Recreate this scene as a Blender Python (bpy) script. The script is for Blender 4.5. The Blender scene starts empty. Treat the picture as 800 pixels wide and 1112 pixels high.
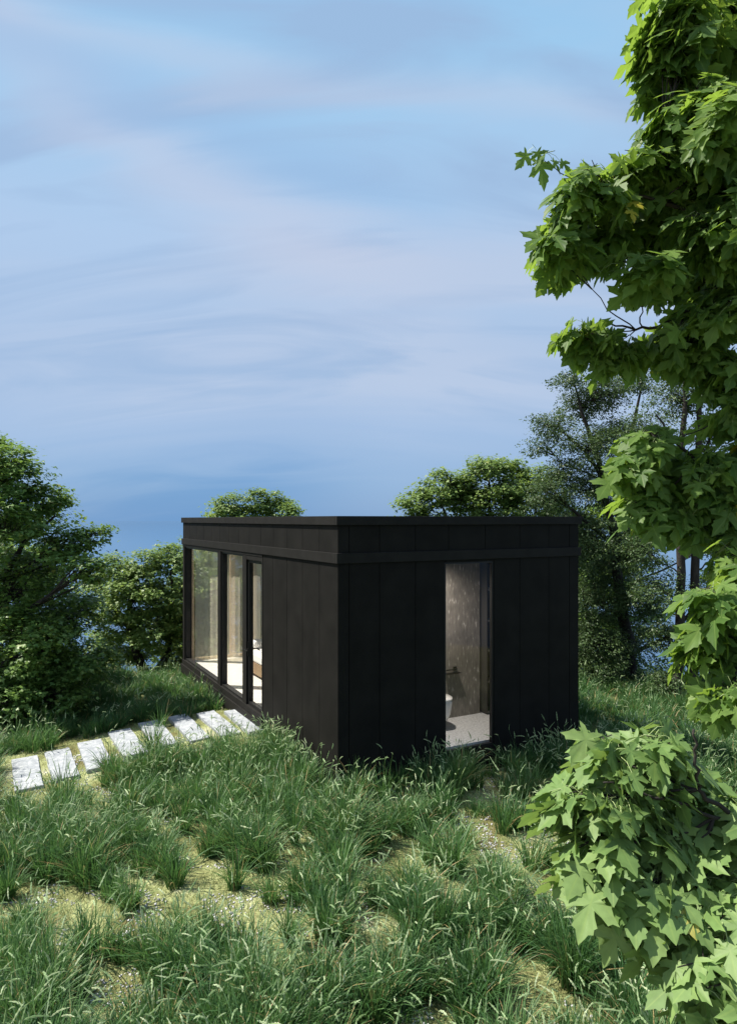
import bpy, math, random
import numpy as np
from mathutils import Vector, Matrix

R = math.radians
random.seed(7)
rng = np.random.default_rng(11)
C = bpy.context.scene.collection
scene = bpy.context.scene

# ------------------------------------------------------------------ camera
CAM_Z = 3.146
F = 758.0                      # focal length in pixels of an 800 px wide frame
cam_d = bpy.data.cameras.new('camera')
cam = bpy.data.objects.new('camera', cam_d); C.objects.link(cam)
cam_d.sensor_fit = 'HORIZONTAL'; cam_d.sensor_width = 36.0
cam_d.lens = 36.0 * F / 800.0
cam_d.shift_y = 8.2 / 800.0
cam_d.clip_start = 0.05; cam_d.clip_end = 20000
cam.location = (0, 0, CAM_Z); cam.rotation_euler = (R(90), 0, 0)
scene.camera = cam

# ------------------------------------------------------------------ light
SUN_EL = 56.0
SUN_AZ = math.atan2(-0.95, 0.14)          # angle from +Y, clockwise positive
sv = Vector((math.sin(SUN_AZ) * math.cos(R(SUN_EL)), math.cos(SUN_AZ) * math.cos(R(SUN_EL)), math.sin(R(SUN_EL))))
sun_d = bpy.data.lights.new('sun', 'SUN'); sun = bpy.data.objects.new('sun', sun_d); C.objects.link(sun)
sun_d.energy = 5.0; sun_d.angle = R(0.6); sun_d.color = (1.0, 0.94, 0.82)
sun.rotation_euler = sv.to_track_quat('Z', 'Y').to_euler(); sun.location = (-20, 5, 30)

w = bpy.data.worlds.new('World'); scene.world = w; w.use_nodes = True
nt = w.node_tree; nt.nodes.clear()
def N(t, nt_, **kw):
    n = nt_.nodes.new(t)
    for k, v in kw.items(): setattr(n, k, v)
    return n
L = nt.links.new
out = N('ShaderNodeOutputWorld', nt); bg = N('ShaderNodeBackground', nt); L(bg.outputs[0], out.inputs[0])
sky = N('ShaderNodeTexSky', nt, sky_type='NISHITA'); sky.sun_disc = False
sky.sun_elevation = R(SUN_EL); sky.sun_rotation = SUN_AZ; sky.altitude = 200; sky.air_density = 1.0; sky.dust_density = 0.6
tc = N('ShaderNodeTexCoord', nt); sep = N('ShaderNodeSeparateXYZ', nt); L(tc.outputs['Generated'], sep.inputs[0])
def M_(op, a, b=None, c=None):
    n = N('ShaderNodeMath', nt, operation=op)
    for i, v in enumerate((a, b, c)):
        if v is None: continue
        if isinstance(v, (int, float)): n.inputs[i].default_value = v
        else: L(v, n.inputs[i])
    return n.outputs[0]
# cloud sheet: directions projected on a high plane, stretched streaks
zc = M_('ADD', M_('MAXIMUM', sep.outputs[2], 0.0), 0.42)
cx = M_('DIVIDE', sep.outputs[0], zc); cy = M_('DIVIDE', sep.outputs[1], zc)
comb = N('ShaderNodeCombineXYZ', nt); L(cx, comb.inputs[0]); L(cy, comb.inputs[1])
mp = N('ShaderNodeMapping', nt); L(comb.outputs[0], mp.inputs[0])
mp.inputs['Rotation'].default_value = (0, 0, R(-20)); mp.inputs['Scale'].default_value = (0.5, 1.9, 1)
mp.inputs['Location'].default_value = (3.1, 0.4, 0)
n1 = N('ShaderNodeTexNoise', nt); n1.inputs['Scale'].default_value = 1.15; n1.inputs['Detail'].default_value = 5; n1.inputs['Roughness'].default_value = .5; n1.inputs['Distortion'].default_value = .8
L(mp.outputs[0], n1.inputs['Vector'])
cr = N('ShaderNodeValToRGB', nt); L(n1.outputs[0], cr.inputs[0])
cr.color_ramp.elements[0].position = .42; cr.color_ramp.elements[1].position = .62
n2 = N('ShaderNodeTexNoise', nt); n2.inputs['Scale'].default_value = 3.3; n2.inputs['Detail'].default_value = 6; n2.inputs['Distortion'].default_value = 1.2
L(mp.outputs[0], n2.inputs['Vector'])
cr2 = N('ShaderNodeValToRGB', nt); L(n2.outputs[0], cr2.inputs[0])
cr2.color_ramp.elements[0].position = .44; cr2.color_ramp.elements[1].position = .66
grad = N('ShaderNodeValToRGB', nt); L(M_('MAXIMUM', sep.outputs[2], 0.0), grad.inputs[0])
g = grad.color_ramp; g.elements[0].position = 0.0; g.elements[0].color = (.19, .33, .58, 1)
g.elements[1].position = 1.0; g.elements[1].color = (.20, .36, .66, 1)
for p, c in ((.05, (.235, .38, .63, 1)), (.13, (.31, .44, .68, 1)), (.22, (.36, .475, .69, 1)), (.36, (.38, .52, .75, 1)), (.55, (.30, .52, .78, 1))):
    e = g.elements.new(p); e.color = c
cm1 = N('ShaderNodeMixRGB', nt); L(grad.outputs[0], cm1.inputs[1]); cm1.inputs[2].default_value = (.45, .53, .71, 1)
hz = N('ShaderNodeMapRange', nt); hz.interpolation_type = 'SMOOTHSTEP'; L(sep.outputs[2], hz.inputs[0]); hz.inputs[1].default_value = .03; hz.inputs[2].default_value = .20
L(M_('MULTIPLY', M_('MULTIPLY', cr.outputs[0], .75), hz.outputs[0]), cm1.inputs[0])
cm2 = N('ShaderNodeMixRGB', nt); L(cm1.outputs[0], cm2.inputs[1]); cm2.inputs[2].default_value = (.29, .42, .65, 1)
L(M_('MULTIPLY', M_('MULTIPLY', cr2.outputs[0], .75), hz.outputs[0]), cm2.inputs[0])
# one long pale cirrus streak, a curve in direction space
yy = M_('MAXIMUM', sep.outputs[1], .05); X_ = M_('DIVIDE', sep.outputs[0], yy); Z_ = M_('DIVIDE', sep.outputs[2], yy)
def streak(prev, a0, a1, a2, wdt, amp, col, x0, x1):
    curve = M_('ADD', M_('ADD', a0, M_('MULTIPLY', X_, a1)), M_('MULTIPLY', M_('MULTIPLY', X_, X_), a2))
    dd = M_('ADD', M_('SUBTRACT', Z_, curve), M_('MULTIPLY', M_('SUBTRACT', n2.outputs[0], .5), .15))
    q = M_('DIVIDE', dd, wdt); gs = M_('POWER', 2.718, M_('MULTIPLY', M_('MULTIPLY', q, q), -1.0))
    mr = N('ShaderNodeMapRange', nt); mr.interpolation_type = 'SMOOTHSTEP'; L(X_, mr.inputs[0]); mr.inputs[1].default_value = x0; mr.inputs[2].default_value = x1; mr.inputs[3].default_value = amp; mr.inputs[4].default_value = 0
    mx = N('ShaderNodeMixRGB', nt); L(M_('MULTIPLY', gs, mr.outputs[0]), mx.inputs[0]); L(prev, mx.inputs[1]); mx.inputs[2].default_value = (*col, 1)
    return mx.outputs[0]
cs = streak(cm2.outputs[0], .362, -.36, .52, .075, .5, (.53, .56, .71), -.15, .22)
cs = streak(cs, .62, -.12, .1, .035, .4, (.50, .55, .71), .25, .5)
cs = streak(cs, .47, -.30, .2, .05, .45, (.25, .43, .70), -.1, .3)
cs = streak(cs, .035, .10, -.3, .085, .85, (.095, .26, .55), -.22, .06)
# sky texture and cloud colours together
sm = N('ShaderNodeMixRGB', nt, blend_type='MULTIPLY'); sm.inputs[0].default_value = 1; L(sky.outputs[0], sm.inputs[1]); sm.inputs[2].default_value = (.085, .085, .085, 1)
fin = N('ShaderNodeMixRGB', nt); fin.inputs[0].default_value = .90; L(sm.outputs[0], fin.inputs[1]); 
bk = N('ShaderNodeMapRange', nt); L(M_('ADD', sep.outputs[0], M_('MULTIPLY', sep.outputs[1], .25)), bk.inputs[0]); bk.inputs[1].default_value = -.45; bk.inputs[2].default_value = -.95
ws = N('ShaderNodeMixRGB', nt); L(M_('MULTIPLY', bk.outputs[0], .8), ws.inputs[0]); L(cs, ws.inputs[1]); ws.inputs[2].default_value = (.85, .85, .86, 1)   # whitened sky added out of view at the left, for neutral fill light
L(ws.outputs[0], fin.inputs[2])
up = N('ShaderNodeMixRGB', nt, blend_type='MULTIPLY'); up.inputs[0].default_value = 1; L(fin.outputs[0], up.inputs[1]); up.inputs[2].default_value = (6.5, 6.5, 6.25, 1)
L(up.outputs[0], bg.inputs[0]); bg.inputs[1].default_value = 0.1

scene.view_settings.view_transform = 'Standard'; scene.view_settings.look = 'None'
scene.view_settings.exposure = 0.90; scene.view_settings.gamma = 1.0
scene.render.engine = 'CYCLES'
cy_ = scene.cycles
cy_.max_bounces = 8; cy_.diffuse_bounces = 3; cy_.glossy_bounces = 3; cy_.transmission_bounces = 4; cy_.transparent_max_bounces = 10
cy_.sample_clamp_indirect = 6.0
cy_.caustics_reflective = False; cy_.caustics_refractive = False

# ------------------------------------------------------------------ helpers
def P(px, py, d):
    """photo pixel + distance in metres -> world point"""
    return Vector(((px - 400) / F * d, d, CAM_Z - (py - 564.2) / F * d))

def link(o, parent=None):
    C.objects.link(o)
    if parent is not None: o.parent = parent
    return o
def tag(o, label=None, cat=None, group=None, kind=None):
    if label: o['label'] = label
    if cat: o['category'] = cat
    if group: o['group'] = group
    if kind: o['kind'] = kind
    return o
def empty(name, loc=(0, 0, 0), rz=0.0):
    o = bpy.data.objects.new(name, None); C.objects.link(o); o.location = loc; o.rotation_euler = (0, 0, rz)
    o.empty_display_size = .2
    return o

class MB:
    def __init__(s): s.v = []; s.f = []
    def box(s, x0, x1, y0, y1, z0, z1):
        n = len(s.v)
        s.v += [(x0,y0,z0),(x1,y0,z0),(x1,y1,z0),(x0,y1,z0),(x0,y0,z1),(x1,y0,z1),(x1,y1,z1),(x0,y1,z1)]
        s.f += [tuple(n+i for i in q) for q in ((0,3,2,1),(4,5,6,7),(0,1,5,4),(1,2,6,5),(2,3,7,6),(3,0,4,7))]
        return s
    def tube(s, pts, rad, k=8, caps=True):
        pts = [Vector(p) for p in pts]
        if not hasattr(rad, '__len__'): rad = [rad]*len(pts)
        n0 = len(s.v); ref = None
        for i, p in enumerate(pts):
            d = (pts[min(i+1, len(pts)-1)] - pts[max(i-1, 0)])
            if d.length < 1e-9: d = Vector((0,0,1))
            d.normalize()
            if ref is None: ref = Vector((0,0,1)) if abs(d.z) < .9 else Vector((1,0,0))
            a = d.cross(ref).normalized(); b = d.cross(a).normalized(); ref = a.cross(d)
            ref = b if abs(b.dot(d)) < .9 else ref
            ref = -a.cross(d) * -1
            for j in range(k):
                t = 2*math.pi*j/k
                q = p + a*(math.cos(t)*rad[i]) + a.cross(d)*(math.sin(t)*rad[i])
                s.v.append(tuple(q))
        for i in range(len(pts)-1):
            for j in range(k):
                j2 = (j+1) % k
                s.f.append((n0+i*k+j, n0+i*k+j2, n0+(i+1)*k+j2, n0+(i+1)*k+j))
        if caps:
            s.f.append(tuple(n0+j for j in range(k))[::-1]); e = n0+(len(pts)-1)*k; s.f.append(tuple(e+j for j in range(k)))
        return s
    def lathe(s, prof, c=(0,0,0), k=24, sx=1, sy=1):
        n0 = len(s.v)
        for r, z in prof:
            for j in range(k):
                t = 2*math.pi*j/k; s.v.append((c[0]+r*math.cos(t)*sx, c[1]+r*math.sin(t)*sy, c[2]+z))
        for i in range(len(prof)-1):
            for j in range(k):
                j2 = (j+1)%k; s.f.append((n0+i*k+j, n0+i*k+j2, n0+(i+1)*k+j2, n0+(i+1)*k+j))
        s.f.append(tuple(n0+j for j in range(k))[::-1]); e = n0+(len(prof)-1)*k; s.f.append(tuple(e+j for j in range(k)))
        return s
    def build(s, name, mat, parent=None, smooth=False, bevel=0.0):
        me = bpy.data.meshes.new(name); me.from_pydata(s.v, [], s.f); me.update()
        if smooth: me.polygons.foreach_set('use_smooth', [True]*len(me.polygons))
        me.materials.append(mat)
        o = bpy.data.objects.new(name, me); link(o, parent)
        if bevel > 0:
            b = o.modifiers.new('bevel', 'BEVEL'); b.width = bevel; b.segments = 2; b.limit_method = 'ANGLE'
        return o

def tri_mesh(name, V, T, mats, parent=None, rnd=None, uv=None, matidx=None, smooth=False):
    """V (n,3), T (m,3); rnd per triangle; uv per vertex"""
    V = np.ascontiguousarray(V, dtype=np.float32); T = np.ascontiguousarray(T, dtype=np.int32)
    me = bpy.data.meshes.new(name)
    me.vertices.add(len(V)); me.vertices.foreach_set('co', V.ravel())
    me.loops.add(len(T)*3); me.loops.foreach_set('vertex_index', T.ravel())
    me.polygons.add(len(T)); me.polygons.foreach_set('loop_start', np.arange(0, len(T)*3, 3, dtype=np.int32))
    me.polygons.foreach_set('loop_total', np.full(len(T), 3, dtype=np.int32))
    if not isinstance(mats, (list, tuple)): mats = [mats]
    for m in mats: me.materials.append(m)
    if matidx is not None: me.polygons.foreach_set('material_index', np.asarray(matidx, dtype=np.int32))
    if rnd is not None:
        a = me.attributes.new('rnd', 'FLOAT', 'FACE'); a.data.foreach_set('value', np.asarray(rnd, dtype=np.float32))
    if uv is not None:
        u = me.uv_layers.new(name='UVMap'); u.data.foreach_set('uv', np.asarray(uv, dtype=np.float32)[T.ravel()].ravel())
    if smooth: me.polygons.foreach_set('use_smooth', np.ones(len(T), dtype=bool))
    me.update(calc_edges=True)
    o = bpy.data.objects.new(name, me); link(o, parent)
    return o

def unit(a): return a / np.maximum(np.linalg.norm(a, axis=-1, keepdims=True), 1e-9)

def scatter(tv, tf, pos, ax, ay, az, size):
    """copy template (k,3) to every pos with axes ax, ay, az (n,3) and size (n,)"""
    V = pos[:, None, :] + size[:, None, None] * (tv[None, :, 0:1]*ax[:, None, :] + tv[None, :, 1:2]*ay[:, None, :] + tv[None, :, 2:3]*az[:, None, :])
    k = len(tv); n = len(pos)
    T = (tf[None] + (np.arange(n)*k)[:, None, None]).reshape(-1, 3)
    return V.reshape(-1, 3), T

def vnoise(x, y, seed=0):
    """value noise in 2-D, 0..1"""
    x = np.asarray(x, dtype=float); y = np.asarray(y, dtype=float)
    xi = np.floor(x).astype(np.int64); yi = np.floor(y).astype(np.int64); fx = x-xi; fy = y-yi
    fx = fx*fx*(3-2*fx); fy = fy*fy*(3-2*fy)
    def h(a, b):
        n = (a*374761393 + b*668265263 + seed*1442695041) & 0xffffffff
        n = ((n ^ (n >> 13)) * 1274126177) & 0xffffffff
        return ((n ^ (n >> 16)) & 0xffff) / 65535.0
    return (h(xi,yi)*(1-fx)+h(xi+1,yi)*fx)*(1-fy) + (h(xi,yi+1)*(1-fx)+h(xi+1,yi+1)*fx)*fy
def fbm(x, y, seed=0, o=3):
    return sum(vnoise(np.asarray(x)*2**i, np.asarray(y)*2**i, seed+i)*.5**i for i in range(o)) / sum(.5**i for i in range(o))

# ------------------------------------------------------------------ materials
def mat(name):
    m = bpy.data.materials.new(name); m.use_nodes = True
    n = m.node_tree; n.nodes.clear(); o = n.nodes.new('ShaderNodeOutputMaterial')
    return m, n, o
def princ(name, col, rough=.6, metal=0.0, spec=.5, noise=None, bump=None, tex='Object'):
    m, n, o = mat(name); p = n.nodes.new('ShaderNodeBsdfPrincipled'); n.links.new(p.outputs[0], o.inputs[0])
    p.inputs['Base Color'].default_value = (*col, 1); p.inputs['Roughness'].default_value = rough
    p.inputs['Metallic'].default_value = metal; p.inputs['Specular IOR Level'].default_value = spec
    t = n.nodes.new('ShaderNodeTexCoord')
    if noise:
        sc, c2, lo, hi = noise
        z = n.nodes.new('ShaderNodeTexNoise'); z.inputs['Scale'].default_value = sc; z.inputs['Detail'].default_value = 8
        n.links.new(t.outputs[tex], z.inputs['Vector'])
        r = n.nodes.new('ShaderNodeValToRGB'); r.color_ramp.elements[0].position = lo; r.color_ramp.elements[1].position = hi
        r.color_ramp.elements[0].color = (*col, 1); r.color_ramp.elements[1].color = (*c2, 1)
        n.links.new(z.outputs[0], r.inputs[0]); n.links.new(r.outputs[0], p.inputs['Base Color'])
    if bump:
        sc, st = bump
        z = n.nodes.new('ShaderNodeTexNoise'); z.inputs['Scale'].default_value = sc; z.inputs['Detail'].default_value = 6
        n.links.new(t.outputs[tex], z.inputs['Vector'])
        b = n.nodes.new('ShaderNodeBump'); b.inputs['Strength'].default_value = st; b.inputs['Distance'].default_value = .01
        n.links.new(z.outputs[0], b.inputs['Height']); n.links.new(b.outputs[0], p.inputs['Normal'])
    return m

def leaf_mat(name, ramp, transl=.35, tcol=(.30, .45, .05), rough=.42, veins=False, spec=.35):
    m, n, o = mat(name); l = n.links.new
    a = n.nodes.new('ShaderNodeAttribute'); a.attribute_name = 'rnd'
    r = n.nodes.new('ShaderNodeValToRGB'); l(a.outputs['Fac'], r.inputs[0])
    e = r.color_ramp.elements
    e[0].position = ramp[0][0]; e[0].color = (*ramp[0][1], 1); e[1].position = ramp[-1][0]; e[1].color = (*ramp[-1][1], 1)
    for p, c in ramp[1:-1]: q = e.new(p); q.color = (*c, 1)
    colsock = r.outputs[0]
    if veins:
        u = n.nodes.new('ShaderNodeUVMap'); s = n.nodes.new('ShaderNodeSeparateXYZ'); l(u.outputs[0], s.inputs[0])
        def mm(op, a_, b_=None):
            q = n.nodes.new('ShaderNodeMath'); q.operation = op
            for i, v in enumerate((a_, b_)):
                if v is None: continue
                if isinstance(v, (int, float)): q.inputs[i].default_value = v
                else: l(v, q.inputs[i])
            return q.outputs[0]
        ax = mm('ABSOLUTE', s.outputs[0])
        d1 = ax
        d2 = mm('ABSOLUTE', mm('SUBTRACT', mm('MULTIPLY', ax, .476), mm('MULTIPLY', s.outputs[1], .88)))
        d3 = mm('ABSOLUTE', mm('ADD', mm('MULTIPLY', ax, .447), mm('MULTIPLY', s.outputs[1], .894)))
        d = mm('MINIMUM', mm('MINIMUM', d1, d2), mm('ADD', d3, .008))
        mr = n.nodes.new('ShaderNodeMapRange'); l(d, mr.inputs[0]); mr.inputs[1].default_value = .008; mr.inputs[2].default_value = .03; mr.inputs[3].default_value = .38; mr.inputs[4].default_value = 0
        mx = n.nodes.new('ShaderNodeMixRGB'); l(mr.outputs[0], mx.inputs[0]); l(colsock, mx.inputs[1]); mx.inputs[2].default_value = (.24, .34, .10, 1)
        nz = n.nodes.new('ShaderNodeTexNoise'); nz.inputs['Scale'].default_value = 30; tcx = n.nodes.new('ShaderNodeTexCoord'); l(tcx.outputs['Object'], nz.inputs['Vector'])
        hs = n.nodes.new('ShaderNodeHueSaturation'); l(mx.outputs[0], hs.inputs['Color']); l(mm('ADD', mm('MULTIPLY', nz.outputs[0], .5), .75), hs.inputs['Value'])
        colsock = hs.outputs[0]
    p = n.nodes.new('ShaderNodeBsdfPrincipled'); p.inputs['Roughness'].default_value = rough; p.inputs['Specular IOR Level'].default_value = spec
    l(colsock, p.inputs['Base Color'])
    t = n.nodes.new('ShaderNodeBsdfTranslucent')
    mt = n.nodes.new('ShaderNodeMixRGB'); mt.blend_type = 'MIX'; mt.inputs[0].default_value = .5; l(colsock, mt.inputs[1]); mt.inputs[2].default_value = (*tcol, 1)
    l(mt.outputs[0], t.inputs[0])
    ms = n.nodes.new('ShaderNodeMixShader'); ms.inputs[0].default_value = transl; l(p.outputs[0], ms.inputs[1]); l(t.outputs[0], ms.inputs[2])
    l(ms.outputs[0], o.inputs[0])
    return m

def glass_mat(name, tint=(1, 1, 1), gain=1.6):
    m, n, o = mat(name); l = n.links.new
    tr = n.nodes.new('ShaderNodeBsdfTransparent'); tr.inputs[0].default_value = (*tint, 1)
    gl = n.nodes.new('ShaderNodeBsdfGlossy'); gl.inputs['Roughness'].default_value = 0.01; gl.inputs[0].default_value = (1, 1, 1, 1)
    fr = n.nodes.new('ShaderNodeFresnel')
    ge = n.nodes.new('ShaderNodeNewGeometry'); ir = n.nodes.new('ShaderNodeMapRange'); l(ge.outputs['Backfacing'], ir.inputs[0]); ir.inputs[3].default_value = 1.5; ir.inputs[4].default_value = 1/1.5; l(ir.outputs[0], fr.inputs[0])
    mu = n.nodes.new('ShaderNodeMath'); mu.operation = 'MULTIPLY'; mu.use_clamp = True; mu.inputs[1].default_value = gain; l(fr.outputs[0], mu.inputs[0])
    ms = n.nodes.new('ShaderNodeMixShader'); l(mu.outputs[0], ms.inputs[0]); l(tr.outputs[0], ms.inputs[1]); l(gl.outputs[0], ms.inputs[2])
    l(ms.outputs[0], o.inputs[0])
    return m

M = {}
M['clad'] = princ('black_cladding', (.0100, .0096, .0090), .62, .0, .06, noise=(3.0, (.0145, .0138, .0129), .35, .7), bump=(60, .06))
M['trim'] = princ('black_trim', (.0150, .0143, .0135), .6, .0, .07, noise=(5.0, (.0195, .0187, .0178), .35, .7))
M['frame'] = princ('window_frame_metal', (.012, .012, .012), .45, .0, .3)
M['plaster'] = princ('warm_white_plaster', (.82, .78, .71), .8, noise=(2.5, (.78, .73, .66), .4, .7))
M['timber'] = princ('pale_timber', (.60, .47, .33), .55, noise=(14, (.50, .38, .26), .35, .7))
M['floor'] = princ('pale_floor_boards', (.80, .78, .74), .35, noise=(8, (.72, .70, .66), .4, .7))
M['linen'] = princ('white_linen', (.82, .80, .76), .85, bump=(30, .3))
M['wicker'] = princ('wicker', (.34, .23, .13), .7, noise=(60, (.16, .10, .05), .4, .6), bump=(90, .6))
M['ceramic'] = princ('white_ceramic', (.82, .80, .76), .12)
M['black'] = princ('black_metal', (.012, .012, .012), .35, .3)
M['dark'] = princ('dark_niche', (.035, .032, .028), .7)
M['shelf'] = princ('grey_shelf', (.20, .19, .175), .5)
M['concrete'] = princ('foundation_concrete', (.04, .038, .036), .9)
M['glass'] = glass_mat('clear_glass', gain=.65)
M['coated'] = glass_mat('coated_glass', gain=.22)
M['glass2'] = glass_mat('clear_glass_warm', (1, .99, .96), .4)

def stone_wall_mat():
    m, n, o = mat('travertine_stone'); l = n.links.new
    p = n.nodes.new('ShaderNodeBsdfPrincipled'); l(p.outputs[0], o.inputs[0]); p.inputs['Roughness'].default_value = .55
    t = n.nodes.new('ShaderNodeTexCoord'); mpn = n.nodes.new('ShaderNodeMapping'); l(t.outputs['Object'], mpn.inputs[0]); mpn.inputs['Scale'].default_value = (1, 1, .28)
    a = n.nodes.new('ShaderNodeTexNoise'); a.inputs['Scale'].default_value = 28; a.inputs['Detail'].default_value = 8; l(mpn.outputs[0], a.inputs['Vector'])
    b = n.nodes.new('ShaderNodeTexNoise'); b.inputs['Scale'].default_value = 3; b.inputs['Detail'].default_value = 4; l(t.outputs['Object'], b.inputs['Vector'])
    r = n.nodes.new('ShaderNodeValToRGB'); l(a.outputs[0], r.inputs[0]); e = r.color_ramp.elements
    e[0].position = .30; e[0].color = (.135, .12, .105, 1); e[1].position = .74; e[1].color = (.58, .55, .50, 1)
    q = e.new(.60); q.color = (.205, .185, .16, 1)
    mx = n.nodes.new('ShaderNodeMixRGB'); mx.blend_type = 'MULTIPLY'; mx.inputs[0].default_value = .6; l(r.outputs[0], mx.inputs[1]); l(b.outputs[0], mx.inputs[2])
    g_ = n.nodes.new('ShaderNodeMixRGB'); g_.blend_type = 'MULTIPLY'; g_.inputs[0].default_value = 1; l(mx.outputs[0], g_.inputs[1]); g_.inputs[2].default_value = (1.5, 1.5, 1.5, 1)
    l(g_.outputs[0], p.inputs['Base Color'])
    return m
M['stone'] = stone_wall_mat()
M['bathfloor'] = princ('pale_terrazzo', (.60, .60, .585), .5, noise=(30, (.40, .395, .385), .42, .66))

def slab_mat():
    m, n, o = mat('pale_granite'); l = n.links.new
    p = n.nodes.new('ShaderNodeBsdfPrincipled'); l(p.outputs[0], o.inputs[0]); p.inputs['Roughness'].default_value = .75
    t = n.nodes.new('ShaderNodeTexCoord'); oi = n.nodes.new('ShaderNodeObjectInfo')
    ad = n.nodes.new('ShaderNodeVectorMath'); ad.operation = 'ADD'; l(t.outputs['Object'], ad.inputs[0])
    cm = n.nodes.new('ShaderNodeMath'); cm.operation = 'MULTIPLY'; cm.inputs[1].default_value = 40; l(oi.outputs['Random'], cm.inputs[0]); l(cm.outputs[0], ad.inputs[1])
    a = n.nodes.new('ShaderNodeTexNoise'); a.inputs['Scale'].default_value = 9; a.inputs['Detail'].default_value = 10; a.inputs['Roughness'].default_value = .65; a.inputs['Distortion'].default_value = .8; l(ad.outputs[0], a.inputs['Vector'])
    r = n.nodes.new('ShaderNodeValToRGB'); l(a.outputs[0], r.inputs[0]); e = r.color_ramp.elements
    e[0].position = .34; e[0].color = (.22, .24, .27, 1); e[1].position = .62; e[1].color = (.40, .42, .44, 1); q = e.new(.47); q.color = (.28, .30, .33, 1)
    b = n.nodes.new('ShaderNodeTexNoise'); b.inputs['Scale'].default_value = 70; b.inputs['Detail'].default_value = 2; l(ad.outputs[0], b.inputs['Vector'])
    r2 = n.nodes.new('ShaderNodeValToRGB'); l(b.outputs[0], r2.inputs[0]); r2.color_ramp.elements[0].position = .33; r2.color_ramp.elements[0].color = (.45, .45, .47, 1); r2.color_ramp.elements[1].position = .42
    mx = n.nodes.new('ShaderNodeMixRGB'); mx.blend_type = 'MULTIPLY'; mx.inputs[0].default_value = 1; l(r.outputs[0], mx.inputs[1]); l(r2.outputs[0], mx.inputs[2])
    l(mx.outputs[0], p.inputs['Base Color'])
    bp = n.nodes.new('ShaderNodeBump'); bp.inputs['Strength'].default_value = .35; bp.inputs['Distance'].default_value = .01; l(a.outputs[0], bp.inputs['Height']); l(bp.outputs[0], p.inputs['Normal'])
    return m
M['slab'] = slab_mat()
M['bark'] = princ('dark_bark', (.016, .013, .011), .9, noise=(9, (.035, .029, .024), .4, .7), bump=(40, .8))
M['twig'] = princ('dark_twig', (.022, .016, .013), .7)

M['maple'] = leaf_mat('maple_leaf', [(0, (.055, .115, .030)), (.35, (.092, .17, .042)), (.70, (.145, .235, .058)), (.90, (.20, .30, .078)), (.955, (.22, .31, .08)), (.975, (.42, .40, .05)), (1, (.50, .36, .06))], .48, (.38, .56, .05), .48, True, .2)
M['sapling'] = leaf_mat('maple_leaf_pale', [(0, (.085, .155, .046)), (.35, (.145, .24, .075)), (.70, (.20, .30, .105)), (.92, (.24, .33, .12)), (.97, (.42, .45, .12)), (1, (.50, .40, .12))], .34, (.34, .50, .08), .5, True, .22)
M['tree'] = leaf_mat('broad_leaf', [(0, (.058, .122, .030)), (.4, (.105, .195, .045)), (.8, (.175, .27, .068)), (.975, (.21, .29, .08)), (1, (.34, .22, .04))], .34, (.28, .42, .05), .45)
M['tree2'] = leaf_mat('broad_leaf_light', [(0, (.075, .135, .032)), (.4, (.135, .215, .052)), (.8, (.21, .30, .085)), (.98, (.28, .36, .12)), (1, (.34, .26, .06))], .36, (.34, .46, .07), .5)
M['oak'] = leaf_mat('small_leaf', [(0, (.030, .060, .020)), (.5, (.052, .095, .030)), (1, (.090, .14, .045))], .25, (.16, .24, .05), .5)
M['petiole'] = princ('pale_petiole', (.30, .38, .16), .5)
M['blade'] = leaf_mat('grass_blade', [(0, (.028, .082, .026)), (.45, (.052, .130, .040)), (.85, (.11, .21, .068)), (.93, (.17, .22, .08)), (1, (.34, .26, .12))], .32, (.16, .34, .07), .5)
M['seed'] = leaf_mat('grass_seed_head', [(0, (.24, .36, .17)), (.6, (.40, .52, .30)), (1, (.60, .66, .46))], .3, (.45, .55, .25), .7)
M['moss'] = leaf_mat('short_grass', [(0, (.11, .15, .055)), (.5, (.21, .26, .10)), (.9, (.34, .38, .18)), (1, (.28, .22, .13))], .3, (.35, .42, .10), .7)
M['pebble'] = princ('pale_stone_chips', (.30, .30, .33), .7, noise=(9, (.62, .61, .62), .4, .6))

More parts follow.
